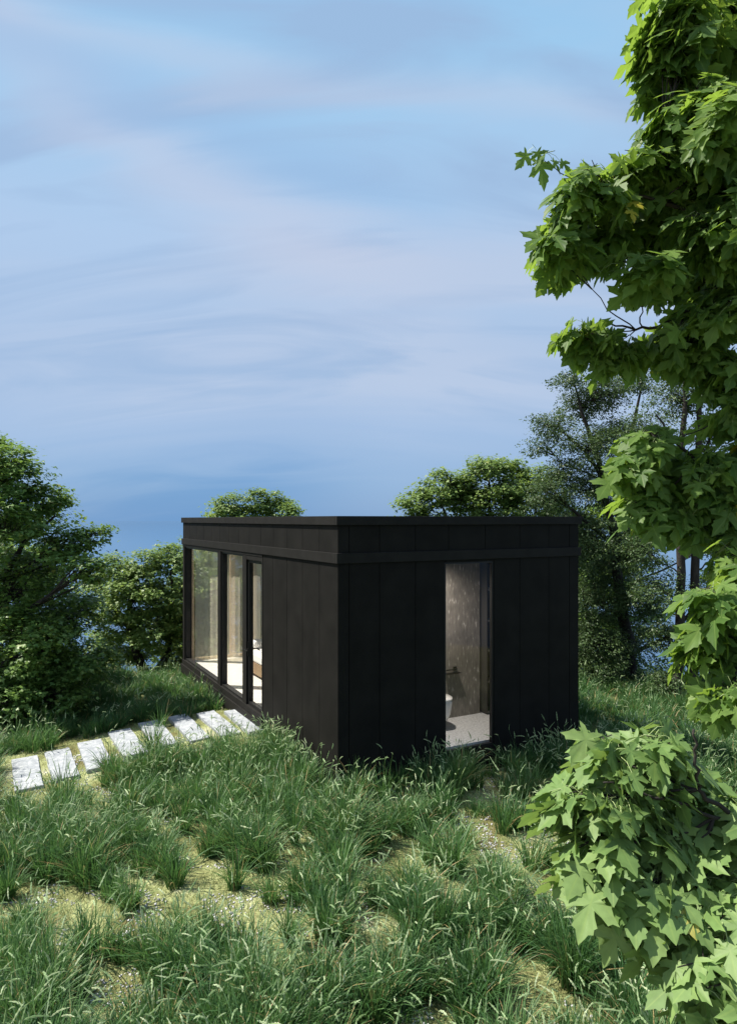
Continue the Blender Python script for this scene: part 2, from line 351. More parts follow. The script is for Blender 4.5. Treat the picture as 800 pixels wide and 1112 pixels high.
def ground_mat():
    m, n, o = mat('ground_soil_moss'); l = n.links.new
    p = n.nodes.new('ShaderNodeBsdfPrincipled'); l(p.outputs[0], o.inputs[0]); p.inputs['Roughness'].default_value = .95; p.inputs['Specular IOR Level'].default_value = .1
    t = n.nodes.new('ShaderNodeTexCoord')
    a = n.nodes.new('ShaderNodeTexNoise'); a.inputs['Scale'].default_value = 1.6; a.inputs['Detail'].default_value = 9; a.inputs['Roughness'].default_value = .62; l(t.outputs['Object'], a.inputs['Vector'])
    r = n.nodes.new('ShaderNodeValToRGB'); l(a.outputs[0], r.inputs[0]); e = r.color_ramp.elements
    e[0].position = .30; e[0].color = (.13, .105, .05, 1); e[1].position = .70; e[1].color = (.48, .48, .36, 1)
    q = e.new(.45); q.color = (.21, .225, .10, 1); q = e.new(.58); q.color = (.33, .36, .18, 1)
    b = n.nodes.new('ShaderNodeTexNoise'); b.inputs['Scale'].default_value = 45; b.inputs['Detail'].default_value = 5; l(t.outputs['Object'], b.inputs['Vector'])
    r2 = n.nodes.new('ShaderNodeValToRGB'); l(b.outputs[0], r2.inputs[0]); r2.color_ramp.elements[0].position = .3; r2.color_ramp.elements[0].color = (.45, .42, .36, 1); r2.color_ramp.elements[1].position = .65; r2.color_ramp.elements[1].color = (1.15, 1.15, 1.1, 1)
    mx = n.nodes.new('ShaderNodeMixRGB'); mx.blend_type = 'MULTIPLY'; mx.inputs[0].default_value = 1; l(r.outputs[0], mx.inputs[1]); l(r2.outputs[0], mx.inputs[2])
    l(mx.outputs[0], p.inputs['Base Color'])
    bp = n.nodes.new('ShaderNodeBump'); bp.inputs['Strength'].default_value = .9; bp.inputs['Distance'].default_value = .03; l(b.outputs[0], bp.inputs['Height']); l(bp.outputs[0], p.inputs['Normal'])
    return m
M['ground'] = ground_mat()
def water_mat():
    m, n, o = mat('lake_water'); l = n.links.new
    p = n.nodes.new('ShaderNodeBsdfPrincipled'); l(p.outputs[0], o.inputs[0]); p.inputs['Base Color'].default_value = (.02, .07, .15, 1); p.inputs['Roughness'].default_value = .08; p.inputs['IOR'].default_value = 1.33
    t = n.nodes.new('ShaderNodeTexCoord'); a = n.nodes.new('ShaderNodeTexNoise'); a.inputs['Scale'].default_value = .35; a.inputs['Detail'].default_value = 4; l(t.outputs['Object'], a.inputs['Vector'])
    bp = n.nodes.new('ShaderNodeBump'); bp.inputs['Strength'].default_value = .12; bp.inputs['Distance'].default_value = .2; l(a.outputs[0], bp.inputs['Height']); l(bp.outputs[0], p.inputs['Normal'])
    return m
M['water'] = water_mat()

# ------------------------------------------------------------------ terrain
def ground_z(x, y):
    x = np.asarray(x, dtype=float); y = np.asarray(y, dtype=float)
    z = -.225 - .052*np.sqrt((x+.6)**2+.6)
    z = np.maximum(z, -2.0)
    def fall(s, k): return -k*(np.sqrt(np.maximum(s, 0)**2 + 2.0) - math.sqrt(2.0))
    yc = 15.1 - .06*np.maximum(-x-4, 0)*2
    z = z + fall(y-yc, .52) + fall(-x-10.0, .42) + fall(x-13.0, .35)
    # low swell towards the camera and small hummocks
    near = np.clip((np.hypot(x, y-12)-2.5)/3.0, 0, 1)
    z = z + near*(.16*(fbm(x*.35+7, y*.35+3, 5, 2)-.5) + .05*(fbm(x*1.6, y*1.6, 9, 2)-.5))
    return np.maximum(z, -30.0)
def gz(x, y): return float(ground_z(x, y))
fx = np.concatenate([-np.geomspace(400, 16, 30), np.arange(-15.5, 15.5, .125), np.geomspace(16, 400, 30)])
fy = np.concatenate([-np.geomspace(300, 4, 20), np.arange(-3.5, 22, .125), np.geomspace(22.5, 300, 34)])
GX, GY = np.meshgrid(fx, fy, indexing='xy'); GZ = ground_z(GX, GY)
nx, ny = len(fx), len(fy); idx = np.arange(nx*ny).reshape(ny, nx)
a = idx[:-1, :-1].ravel(); b = idx[:-1, 1:].ravel(); c = idx[1:, 1:].ravel(); d = idx[1:, :-1].ravel()
T = np.concatenate([np.stack([a, b, c], 1), np.stack([a, c, d], 1)])
o = tri_mesh('ground', np.stack([GX.ravel(), GY.ravel(), GZ.ravel()], 1), T, M['ground'], smooth=True); tag(o, 'mossy sloping hilltop ground under the tall grass', 'ground', kind='structure')
mb = MB(); S = 9000; zz = -16
mb.v = [(-S, -S, zz), (S, -S, zz), (S, S, zz), (-S, S, zz)]; mb.f = [(0, 1, 2, 3)]
o = mb.build('water', M['water']); tag(o, 'distant blue lake water beyond the hill', 'water', kind='structure')

# ------------------------------------------------------------------ cabin
CW, CL = 4.05, 7.87           # short face (local x), long face (local y)
ANG = math.atan2(.4772, .8788)
cabin = empty('black_cabin', (-.376, 8.64, 0), ANG)
tag(cabin, 'flat-roofed black panelled cabin with tall glass doors and slit window on grassy hill', 'cabin')
ca, sa = math.cos(ANG), math.sin(ANG)
def Wd(x, y, z=0): return Vector((-.376 + ca*x - sa*y, 8.64 + sa*x + ca*y, z))
def to_local(X, Y):
    dx = np.asarray(X)+.376; dy = np.asarray(Y)-8.64
    return ca*dx+sa*dy, -sa*dx+ca*dy
ZB, ZT = -.25, 3.19
BB0, BB1, CB = 2.598, 2.727, 3.076
GT = 2.553
def boards_y(x0, x1, seams, z0, z1, mb, gap=.009):
    for s0, s1 in zip(seams[:-1], seams[1:]): mb.box(x0, x1, s0+gap/2, s1-gap/2, z0, z1)
def boards_x(y0, y1, seams, z0, z1, mb, gap=.009):
    for s0, s1 in zip(seams[:-1], seams[1:]): mb.box(s0+gap/2, s1-gap/2, y0, y1, z0, z1)
lower_seams = [0.002, .56, 1.12, 1.69, 2.26, 2.70]
up_seams = [0.002] + [.56*i for i in range(1, 14)] + [CL-.002]
# long glazed side: solid part, fascia
mb = MB(); boards_y(0, .03, lower_seams, -.24, BB0-.001, mb); boards_y(0, .03, up_seams, BB1+.001, CB-.001, mb)
mb.box(.032, .16, .03, 2.70, -.24, GT); mb.box(.032, .16, .03, CL-.03, GT+.002, 3.05)
mb.build('side_wall', M['clad'], cabin)
# short face with slit window
WX0, WX1 = 1.60, 2.43
fs1 = [.002, .153, .589, 1.13, WX0-.0]; fs2 = [WX1, 2.90, 3.45, 3.86, CW-.002]
us = [.002, .153, .589, 1.13, 1.66, 2.28, 2.90, 3.45, 3.86, CW-.002]
mb = MB(); boards_x(0-.0, .03, fs1, -.9, BB0-.001, mb); boards_x(0, .03, fs2, -.9, BB0-.001, mb)
boards_x(0, .03, [WX0, WX1], -.9, -.012, mb); boards_x(0, .03, [WX0, WX1], GT+.012, BB0-.001, mb)
boards_x(0, .03, us, BB1+.001, CB-.001, mb)
# shift boards so that they start just clear of the corner strip
mb.box(.033, WX0, .032, .10, -.9, 3.05); mb.box(WX1, CW-.033, .032, .10, -.9, 3.05)
mb.box(WX0+.001, WX1-.001, .032, .10, -.9, -.012); mb.box(WX0+.001, WX1-.001, .032, .10, GT+.012, 3.05)
mb.build('front_wall', M['clad'], cabin)
# back long side (hidden) and its inner lining
mb = MB(); boards_y(CW-.03, CW, up_seams, -.9, BB0-.001, mb); boards_y(CW-.03, CW, up_seams, BB1+.001, CB-.001, mb)
mb.box(CW-.14, CW-.032, .17, CL-.03, -.24, 3.05); mb.build('back_wall', M['clad'], cabin)
mb = MB(); mb.box(CW-.155, CW-.142, 1.46, CL-.17, .001, 2.60); mb.build('wall_lining', M['plaster'], cabin)
# trims
def ring(mb, e, z0, z1, t=.06):
    mb.box(-e, CW+e, -e, t-e, z0, z1); mb.box(-e, CW+e, CL+e-t, CL+e, z0, z1)
    mb.box(-e, t-e, t-e+.0005, CL+e-t-.0005, z0, z1); mb.box(CW+e-t, CW+e, t-e+.0005, CL+e-t-.0005, z0, z1)
mb = MB(); ring(mb, .028, BB0, BB1); mb.build('fascia_band', M['trim'], cabin, bevel=.004)
mb = MB(); ring(mb, .034, CB, ZT); mb.box(.03, CW-.03, .03, CL-.03, 3.052, 3.14); mb.build('roof', M['trim'], cabin, bevel=.004)
mb = MB(); mb.box(-.045, .05, 2.66, CL+.03, ZB, -.06); mb.box(.052, CW-.035, CL-.06, CL+.03, ZB, -.06); mb.build('base_beam', M['trim'], cabin, bevel=.004)
mb = MB(); mb.box(.25, CW-.25, .25, CL-.35, -2.4, -.241); mb.build('foundation', M['concrete'], cabin)
mb = MB(); mb.box(.161, CW-.142, 1.46, CL-.161, -.05, 0); mb.box(.052, CW-.145, .165, CL-.06, -.238, -.052); mb.build('floor', M['floor'], cabin)
mb = MB(); mb.box(.162, CW-.16, .162, CL-.16, 2.62, 2.70); mb.build('ceiling', M['plaster'], cabin)
# long side glazing --------------------------------------------------
fr_x0, fr_x1, gx = .0, .12, .085
mb = MB()                       # outer frame: head, sill, corner post
mb.box(-.012, fr_x1, 2.702, CL-.002, GT, BB0-.001); mb.box(-.02, fr_x1+.03, 2.702, CL-.002, -.058, .045)
mb.box(-.004, .05, CL-.13, CL-.002, .046, GT-.001); mb.build('glazing_frame', M['trim'], cabin, bevel=.003)
def pane(name, y0, y1, z0, z1, parent, x=gx, mt='glass'):
    m_ = MB(); m_.box(x, x+.012, y0, y1, z0, z1); return m_.build(name, M[mt], parent)
def window_y(y0, y1, x0=.02, x1=.115, z0=.046, z1=GT-.001, w_=.035, name='window', mull=None):
    m_ = MB(); m_.box(x0, x1, y0, y0+w_, z0, z1); m_.box(x0, x1, y1-w_, y1, z0, z1)
    m_.box(x0, x1, y0+w_+.0005, y1-w_-.0005, z0, z0+w_); m_.box(x0, x1, y0+w_+.0005, y1-w_-.0005, z1-w_, z1)
    f = m_.build(name, M['frame'], cabin, bevel=.002)
    pane('pane', y0+w_-.004, y1-w_+.004, z0+w_-.004, z1-w_+.004, f)
    return f
window_y(5.17, CL-.132); window_y(3.70, 4.98)
mb = MB(); mb.box(-.006, .12, 4.981, 5.169, .046, GT-.001); mb.build('mullion', M['trim'], cabin, bevel=.003)
mb = MB(); mb.box(-.006, .12, 3.50, 3.699, .046, GT-.001); mb.box(-.006, .12, 2.703, 2.745, .046, GT-.001); mb.box(-.004, .12, 2.746, 3.499, GT-.075, GT-.001); mb.build('door_frame', M['trim'], cabin, bevel=.003)
dr = window_y(2.747, 3.498, .03, .10, .048, GT-.077, .05, 'door')
mb = MB(); mb.box(.018, .029, 3.452, 3.482, .86, 1.10); mb.tube([(.02, 3.467, .97), (-.045, 3.467, .97), (-.05, 3.44, .97), (-.05, 3.31, .97)], .011, 8)
mb.tube([(.11, 3.467, .97), (.16, 3.467, .97), (.165, 3.44, .97), (.165, 3.31, .97)], .011, 8); mb.build('handle', M['black'], dr, smooth=False)
# far end wall, fully glazed with timber frames ------------------------
def window_x(name, x0, x1, y0, y1, z0, z1, w_, frmat, gmat='glass', parent=cabin):
    m_ = MB(); m_.box(x0, x0+w_, y0, y1, z0, z1); m_.box(x1-w_, x1, y0, y1, z0, z1)
    m_.box(x0+w_+.0005, x1-w_-.0005, y0, y1, z0, z0+w_); m_.box(x0+w_+.0005, x1-w_-.0005, y0, y1, z1-w_, z1)
    f = m_.build(name, frmat, parent, bevel=.002)
    g2 = MB(); ym = (y0+y1)/2; g2.box(x0+w_-.004, x1-w_+.004, ym-.006, ym+.006, z0+w_-.004, z1-w_+.004); g2.build('pane', M[gmat], f)
    return f
mb = MB(); mb.box(.0, .155, CL-.15, CL-.0, -.04, GT); mb.box(CW-.16, CW-.001, CL-.15, CL, -.04, GT); mb.box(0, CW, CL-.15, CL, GT+.002, BB0-.002); mb.box(0.035, CW-.035, CL-.15, CL, BB1, 3.05)
mb.build('end_wall', M['clad'], cabin)
xs = [.16, 1.10, 1.56, 2.72, 3.88]
for x0, x1 in zip(xs[:-1], xs[1:]):
    window_x('window', x0+.001, x1-.001, CL-.14, CL-.06, .0, GT, .055, M['timber'], 'glass2')
# slit window on the short face ----------------------------------------
window_x('window', WX0+.002, WX1-.002, .012, .06, -.010, GT+.010, .022, M['frame'], 'coated')
# bathroom: stone wall, niche, partitions --------------------------------
mb = MB(); mb.box(.17, 3.20, 1.32, 1.44, .004, 2.60); mb.build('stone_wall', M['stone'], cabin)
mb = MB(); mb.box(3.202, CW-.145, 1.42, 1.45, .004, 2.60); mb.box(CW-.156, CW-.143, .17, 1.418, .004, 2.60); mb.build('niche_back', M['dark'], cabin)
mb = MB(); mb.box(.17, CW-.16, .165, 1.455, -.048, .003); mb.build('bathroom_floor', M['bathfloor'], cabin)
mb = MB(); mb.box(.162, .172, .165, 1.31, .004, 2.6); mb.build('wall_lining', M['plaster'], cabin)
sh = empty('shelf_unit', Wd(3.54, 1.30, .0), ANG); tag(sh, 'narrow dark shelving with four grey shelves beside the stone bathroom wall', 'shelf')
mb = MB(); mb.box(-.305, -.285, -.12, .11, .02, 2.55); mb.box(.285, .305, -.12, .11, .02, 2.55); mb.build('side_panel', M['dark'], sh)
for z in (.03, .52, 1.02, 1.50, 2.0, 2.5):
    mb = MB(); mb.box(-.284, .284, -.12, .11, z, z+.025); mb.build('shelf', M['shelf'], sh)
# toilet -----------------------------------------------------------------
to = empty('toilet', Wd(2.20, 1.32, .0), ANG); tag(to, 'white wall-hung toilet against the stone wall behind the slit window', 'toilet')
mb = MB(); prof = [(.05, -.33), (.13, -.31), (.165, -.22), (.185, -.08), (.192, -.02), (.188, 0)]
mb.lathe(prof, (0, -.27, .43), 28, 1.0, 1.38); mb.build('bowl', M['ceramic'], to, smooth=True)
mb = MB(); mb.lathe([(.190, 0), (.194, .012), (.190, .03), (.12, .036)], (0, -.27, .432), 28, 1.0, 1.38); mb.build('lid', M['ceramic'], to, smooth=True)
ph = empty('paper_holder', Wd(2.70, 1.318, .78), ANG); tag(ph, 'small black paper holder bar on the stone wall', 'holder')
mb = MB(); mb.lathe([(.028, -.012), (.028, .012)], (0, 0, 0), 16); 
mb = MB(); mb.box(-.03, .03, -.012, 0, -.03, .03); mb.tube([(0, -.012, 0), (0, -.06, 0), (-.02, -.065, 0), (-.20, -.065, 0)], .010, 8); mb.build('rail', M['black'], ph)
mb = MB(); mb.box(-.20, .06, -.09, 0, -.065, -.055); mb.build('tray', M['black'], ph)
# bathroom downlight (warm glow on the stone in the photograph)
dl = empty('ceiling_lamp', Wd(2.0, .85, 2.60), ANG); tag(dl, 'small round warm bathroom ceiling lamp in front of the stone wall', 'lamp')
mb = MB(); mb.lathe([(.06, -.02), (.06, .018)], (0, 0, 0), 20); mb.build('housing', M['black'], dl)
me_, ne_, oe_ = mat('warm_lamp_glow'); em = ne_.nodes.new('ShaderNodeEmission'); em.inputs[0].default_value = (1, .80, .58, 1); em.inputs[1].default_value = 6; ne_.links.new(em.outputs[0], oe_.inputs[0])
mb = MB(); mb.lathe([(.045, -.024), (.045, -.0205)], (0, 0, 0), 20); mb.build('diffuser', me_, dl)
ld = bpy.data.lights.new('lamp_light', 'SPOT'); lo = bpy.data.objects.new('lamp_light', ld); C.objects.link(lo); lo.parent = dl; lo.location = (0, 0, -.05)
ld.energy = 95; ld.color = (1, .93, .84); ld.spot_size = R(165); ld.spot_blend = 1.0; ld.shadow_soft_size = .05
# living room ------------------------------------------------------------
bed = empty('daybed', Wd(1.30, 5.35, 0), ANG); tag(bed, 'white upholstered daybed on a woven base inside the glazed room', 'bed')
mb = MB(); mb.box(-.45, .75, -.85, .85, .06, .30); mb.build('base', M['wicker'], bed, bevel=.015)
mb = MB(); mb.box(-.47, .77, -.87, .87, .302, .50); mb.build('mattress', M['linen'], bed, bevel=.05)
mb = MB(); mb.box(-.35, .65, .50, .82, .50, .66); mb.build('pillow', M['linen'], bed, bevel=.07)
for sx in (-.40, .70):
    for sy in (-.80, .80):
        mb = MB(); mb.box(sx-.025, sx+.025, sy-.025, sy+.025, .001, .06); mb.build('leg', M['timber'], bed)
ch = empty('armchair', Wd(.95, 3.95, 0), ANG + R(200)); tag(ch, 'light wooden armchair with woven seat just inside the glass door', 'chair')
mb = MB(); mb.box(-.26, .26, -.25, .25, .40, .45); mb.build('seat', M['wicker'], ch, bevel=.01)
mb = MB(); mb.box(-.24, .24, .235, .26, .55, .86); mb.build('backrest', M['wicker'], ch, bevel=.008)
for sx in (-1, 1):
    mb = MB(); mb.tube([(sx*.27, -.25, 0.001), (sx*.26, -.24, .64)], [.014, .018], 8); mb.build('leg', M['timber'], ch)
    mb = MB(); mb.tube([(sx*.27, .30, 0.001), (sx*.26, .25, .45), (sx*.25, .27, .88)], [.014, .018, .014], 8); mb.build('leg', M['timber'], ch)
    mb = MB(); mb.tube([(sx*.26, -.26, .65), (sx*.27, .0, .66), (sx*.26, .25, .64)], .016, 8); mb.build('armrest', M['timber'], ch)

# added sheer sheet inside the far end glazing, for a bright cream wash
me_, ne_, oe_ = mat('sheer_cream_veil')
tr_ = ne_.nodes.new('ShaderNodeBsdfTransparent'); tl_ = ne_.nodes.new('ShaderNodeBsdfTranslucent'); tl_.inputs[0].default_value = (.96, .91, .80, 1)
di_ = ne_.nodes.new('ShaderNodeBsdfDiffuse'); di_.inputs[0].default_value = (.92, .87, .78, 1)
m1_ = ne_.nodes.new('ShaderNodeMixShader'); m1_.inputs[0].default_value = .45; ne_.links.new(tl_.outputs[0], m1_.inputs[1]); ne_.links.new(di_.outputs[0], m1_.inputs[2])
m2_ = ne_.nodes.new('ShaderNodeMixShader'); m2_.inputs[0].default_value = .48; tr_.inputs[0].default_value = (1, .94, .82, 1); ne_.links.new(tr_.outputs[0], m2_.inputs[1]); ne_.links.new(m1_.outputs[0], m2_.inputs[2]); ne_.links.new(m2_.outputs[0], oe_.inputs[0])
cu = MB(); nseg = 240
for i in range(nseg+1):
    x = .20 + 3.62*i/nseg; y = CL-.27 + .009*math.sin(i*.55) + .012*math.sin(i*.17+1)
    cu.v += [(x, y, .02), (x, y, 2.50)]
for i in range(nseg): cu.f.append((2*i, 2*i+2, 2*i+3, 2*i+1))
cv_ = cu.build('added_veil', me_, None, smooth=True); cv_.location = (-.376, 8.64, 0); cv_.rotation_euler = (0, 0, ANG)
tag(cv_, 'added sheer cream veil lending the far end glazing a washed-out glow', 'added_veil')

# ------------------------------------------------------------------ stepping slabs
slab_px = [(266, 781.5), (236.5, 784.5), (204.5, 789), (170.5, 795.5), (138, 805), (102.5, 818), (66.5, 828.5), (29, 838)]
slab_lab = ['stepping slab touching the cabin wall below the glass door', 'second stepping slab out from the glass door', 'stepping slab third out from the door, partly behind a grass tuft',
            'fourth stepping slab out from the glass door', 'fifth stepping slab out from the door, mid path', 'sixth stepping slab out from the door, towards the left tree',
            'stepping slab before the last one at the left end of the path', 'last stepping slab at the left edge of the photo, half in the grass']
SLABS = []
sl_h = [3.30, 3.33, 3.36, 3.40, 3.44, 3.49, 3.53, 3.55]
for i, (px, py) in enumerate(slab_px):
    dd = sl_h[i]*F/(py-564.2); p = P(px, py, dd)
    hw, hl, th = (.155 if i < 3 else .175), .70, .07
    m_ = MB(); nseg = 7; rs = random.Random(i)
    top = []; 
    # slightly chipped outline
    ol = [(-hw, -hl), (hw, -hl), (hw, hl), (-hw, hl)]; pts = []
    for k in range(4):
        a_, b_ = Vector(ol[k]), Vector(ol[(k+1) % 4]); n_ = 4 if k % 2 == 0 else 9
        for j in range(n_):
            q = a_.lerp(b_, j/n_); 
            if j: q += Vector((rs.uniform(-.006, .006), rs.uniform(-.006, .006)))
            pts.append(q)
    n_ = len(pts); m_.v = [(q.x, q.y, -th) for q in pts] + [(q.x, q.y, -.008) for q in pts] + [(q.x*.975, q.y*.993, 0) for q in pts]
    for lv in range(2):
        for k in range(n_): k2 = (k+1) % n_; m_.f.append((lv*n_+k, lv*n_+k2, (lv+1)*n_+k2, (lv+1)*n_+k))
    m_.f.append(tuple(range(2*n_, 3*n_))); m_.f.append(tuple(range(n_))[::-1])
    s = m_.build('stepping_slab', M['slab'])
    s.location = (p.x, p.y, p.z); s.rotation_euler = (R(rs.uniform(-1.2, 1.2)), R(-2.5+rs.uniform(-1.0, 1.0)), ANG + R(rs.uniform(-1.5, 1.5)))
    tag(s, 'pale granite ' + slab_lab[i], 'paving slab', 'stepping slabs leading to the glass door')
    SLABS.append((p.x, p.y, s.location.z))
SLABS = np.array(SLABS)
# the ground below the slabs is lifted to carry them
gme = bpy.data.objects['ground'].data
co = np.empty(len(gme.vertices)*3, dtype=np.float32); gme.vertices.foreach_get('co', co); co = co.reshape(-1, 3)
def slab_lift(x, y, z):
    lx, ly = ca*(x[:, None]-SLABS[:, 0])+sa*(y[:, None]-SLABS[:, 1]), -sa*(x[:, None]-SLABS[:, 0])+ca*(y[:, None]-SLABS[:, 1])
    dd = np.maximum(np.abs(lx)-.3, 0)**2 + np.maximum(np.abs(ly)-.75, 0)**2
    wgt = np.exp(-dd/.12)+1e-9; zt = (wgt*(SLABS[:, 2]-.045)).sum(1)/wgt.sum(1); a_ = np.clip(wgt.max(1), 0, 1)
    return z*(1-a_)+zt*a_
near_ = (np.abs(co[:, 0]+3) < 4.5) & (np.abs(co[:, 1]-10) < 4)
cz = co[near_]; cz[:, 2] = slab_lift(cz[:, 0], cz[:, 1], cz[:, 2]); co[near_] = cz
gme.vertices.foreach_set('co', co.ravel()); gme.update()
def gz_arr(x, y):
    z = ground_z(x, y); return slab_lift(np.asarray(x, float), np.asarray(y, float), z)

# ------------------------------------------------------------------ leaves
def mirror_outline(half):
    l_ = [(-x, y) for x, y in half[1:-1]][::-1]
    return half + l_
HALF = [(0, .01), (.08, -.06), (.20, -.15), (.40, -.20), (.34, -.10), (.19, .06), (.34, .12), (.44, .10), (.54, .24), (.74, .40), (.58, .42), (.50, .50), (.34, .42), (.12, .34), (.20, .50), (.30, .64), (.24, .70), (.26, .80), (.15, .84), (.10, .94), (0, 1.1)]
def leaf_template(half, cen=(0, .3), bend=.22, fold=.18):
    ol = mirror_outline(half); pts = [(cen[0], cen[1])] + ol
    v = []
    for x, y in pts:
        z = fold*abs(x) - bend*(y**2)*.6 - .30*x*x
        v.append((x, y, z))
    f = [(0, 1+k, 1+(k+1) % len(ol)) for k in range(len(ol))]
    return np.array(v), np.array(f)
MAPLE = [leaf_template(HALF, (0, .22), .20, .08), leaf_template([(x*.94, y*1.02) for x, y in HALF], (0, .22), .40, .16),
         leaf_template([(x*1.06, y*.97) for x, y in HALF], (0, .22), .05, .04), leaf_template(HALF, (0, .22), .55, .22)]
SIMPLE = leaf_template([(0, 0), (.36, .02), (.52, .42), (.16, .52), (0, 1.0)], (0, .33), .5, .2)
OVAL = leaf_template([(0, 0), (.26, .35), (0, 1.0)], (0, .4), .3, .2)

MAPLE_F = [leaf_template(HALF, (0, .22), .12, .05), leaf_template([(x*.95, y*1.02) for x, y in HALF], (0, .22), .25, .10), leaf_template([(x*1.05, y*.96) for x, y in HALF], (0, .22), .02, .03)]
def bez(p0, p1, p2, n):
    return [p0*((1-t)**2) + p1*(2*t*(1-t)) + p2*(t*t) for t in np.linspace(0, 1, n)]
def wiggle(pts, a, rs):
    return [pts[0]] + [p + Vector((rs.uniform(-a, a), rs.uniform(-a, a), rs.uniform(-a, a))) for p in pts[1:-1]] + [pts[-1]]

def make_leaves(name, twig_pos, twig_dir, twig_cen, per, size, templ, mats, parent, petiole=.0, droop=.5, jitter=.45, up=.8, rs=None, spread=.5, face=.55):
    """rosettes of leaves around every twig end"""
    g_ = rs
    n = len(twig_pos)*per
    tp = np.repeat(twig_pos, per, 0); tdir = np.repeat(twig_dir, per, 0); outw = unit(tp - np.repeat(twig_cen, per, 0))
    d = unit(g_.normal(size=(n, 3))*[1, 1, .55] + tdir*spread)
    L_ = petiole*g_.uniform(.5, 1.2, n)
    base = tp - tdir*(g_.uniform(0, 1, n)[:, None]*spread*size*1.6) 
    mid = base + d*(L_*.6)[:, None]
    lb = base + d*L_[:, None]; lb[:, 2] -= L_*.25
    if petiole == 0: lb = tp + g_.normal(size=(n, 3))*[size*1.1, size*1.1, size*.55]
    tip = unit(d*[1, 1, .4] + outw*.35 + np.array([0, 0, -droop]) + g_.normal(size=(n, 3))*jitter*.5)
    nor = np.array([0, 0, up]) + outw*face + g_.normal(size=(n, 3))*jitter
    nor = unit(nor - (nor*tip).sum(1, keepdims=True)*tip)
    ax = np.cross(tip, nor)
    sz = size*g_.uniform(.55, 1.15, n)
    rn = np.clip(g_.beta(2.2, 2.6, n)*1.02, 0, 1); od = g_.random(n); rn = np.where(od < .007, .985, rn*.95)
    Vs, Ts, Rs, Us, off = [], [], [], [], 0
    ti = g_.integers(0, len(templ), n)
    for k, (tv, tf) in enumerate(templ):
        m_ = ti == k
        if not m_.any(): continue
        V_, T_ = scatter(tv, tf, lb[m_], ax[m_], tip[m_], nor[m_], sz[m_])
        Vs.append(V_); Ts.append(T_+off); off += len(V_); Rs.append(np.repeat(rn[m_], len(tf))); Us.append(np.tile(tv[:, :2], (m_.sum(), 1)))
    V_ = np.concatenate(Vs); T_ = np.concatenate(Ts)
    lo_ = tri_mesh(name, V_, T_, mats, parent, np.concatenate(Rs), np.concatenate(Us))
    if petiole > 0:
        r = .0016 + 0*sz; side = unit(np.cross(d, np.array([0, 0, 1.0]))+1e-4); upv = unit(np.cross(side, d))
        tv = []
        for q, pt in enumerate((base, mid, lb)):
            for s_ in ((1, 0), (-.5, .87), (-.5, -.87)):
                tv.append(pt + side*(r*s_[0])[:, None] + upv*(r*s_[1])[:, None])
        V2 = np.stack(tv, 1).reshape(-1, 3)
        tf = []
        for q in range(2):
            for j in range(3):
                j2 = (j+1) % 3; tf += [(q*3+j, q*3+j2, q*3+3+j2), (q*3+j, q*3+3+j2, q*3+3+j)]
        tf = np.array(tf); T2 = (tf[None]+(np.arange(n)*9)[:, None, None]).reshape(-1, 3)
        po = tri_mesh('leaf_stalks', V2, T2, M['petiole'], parent)
    return lo_

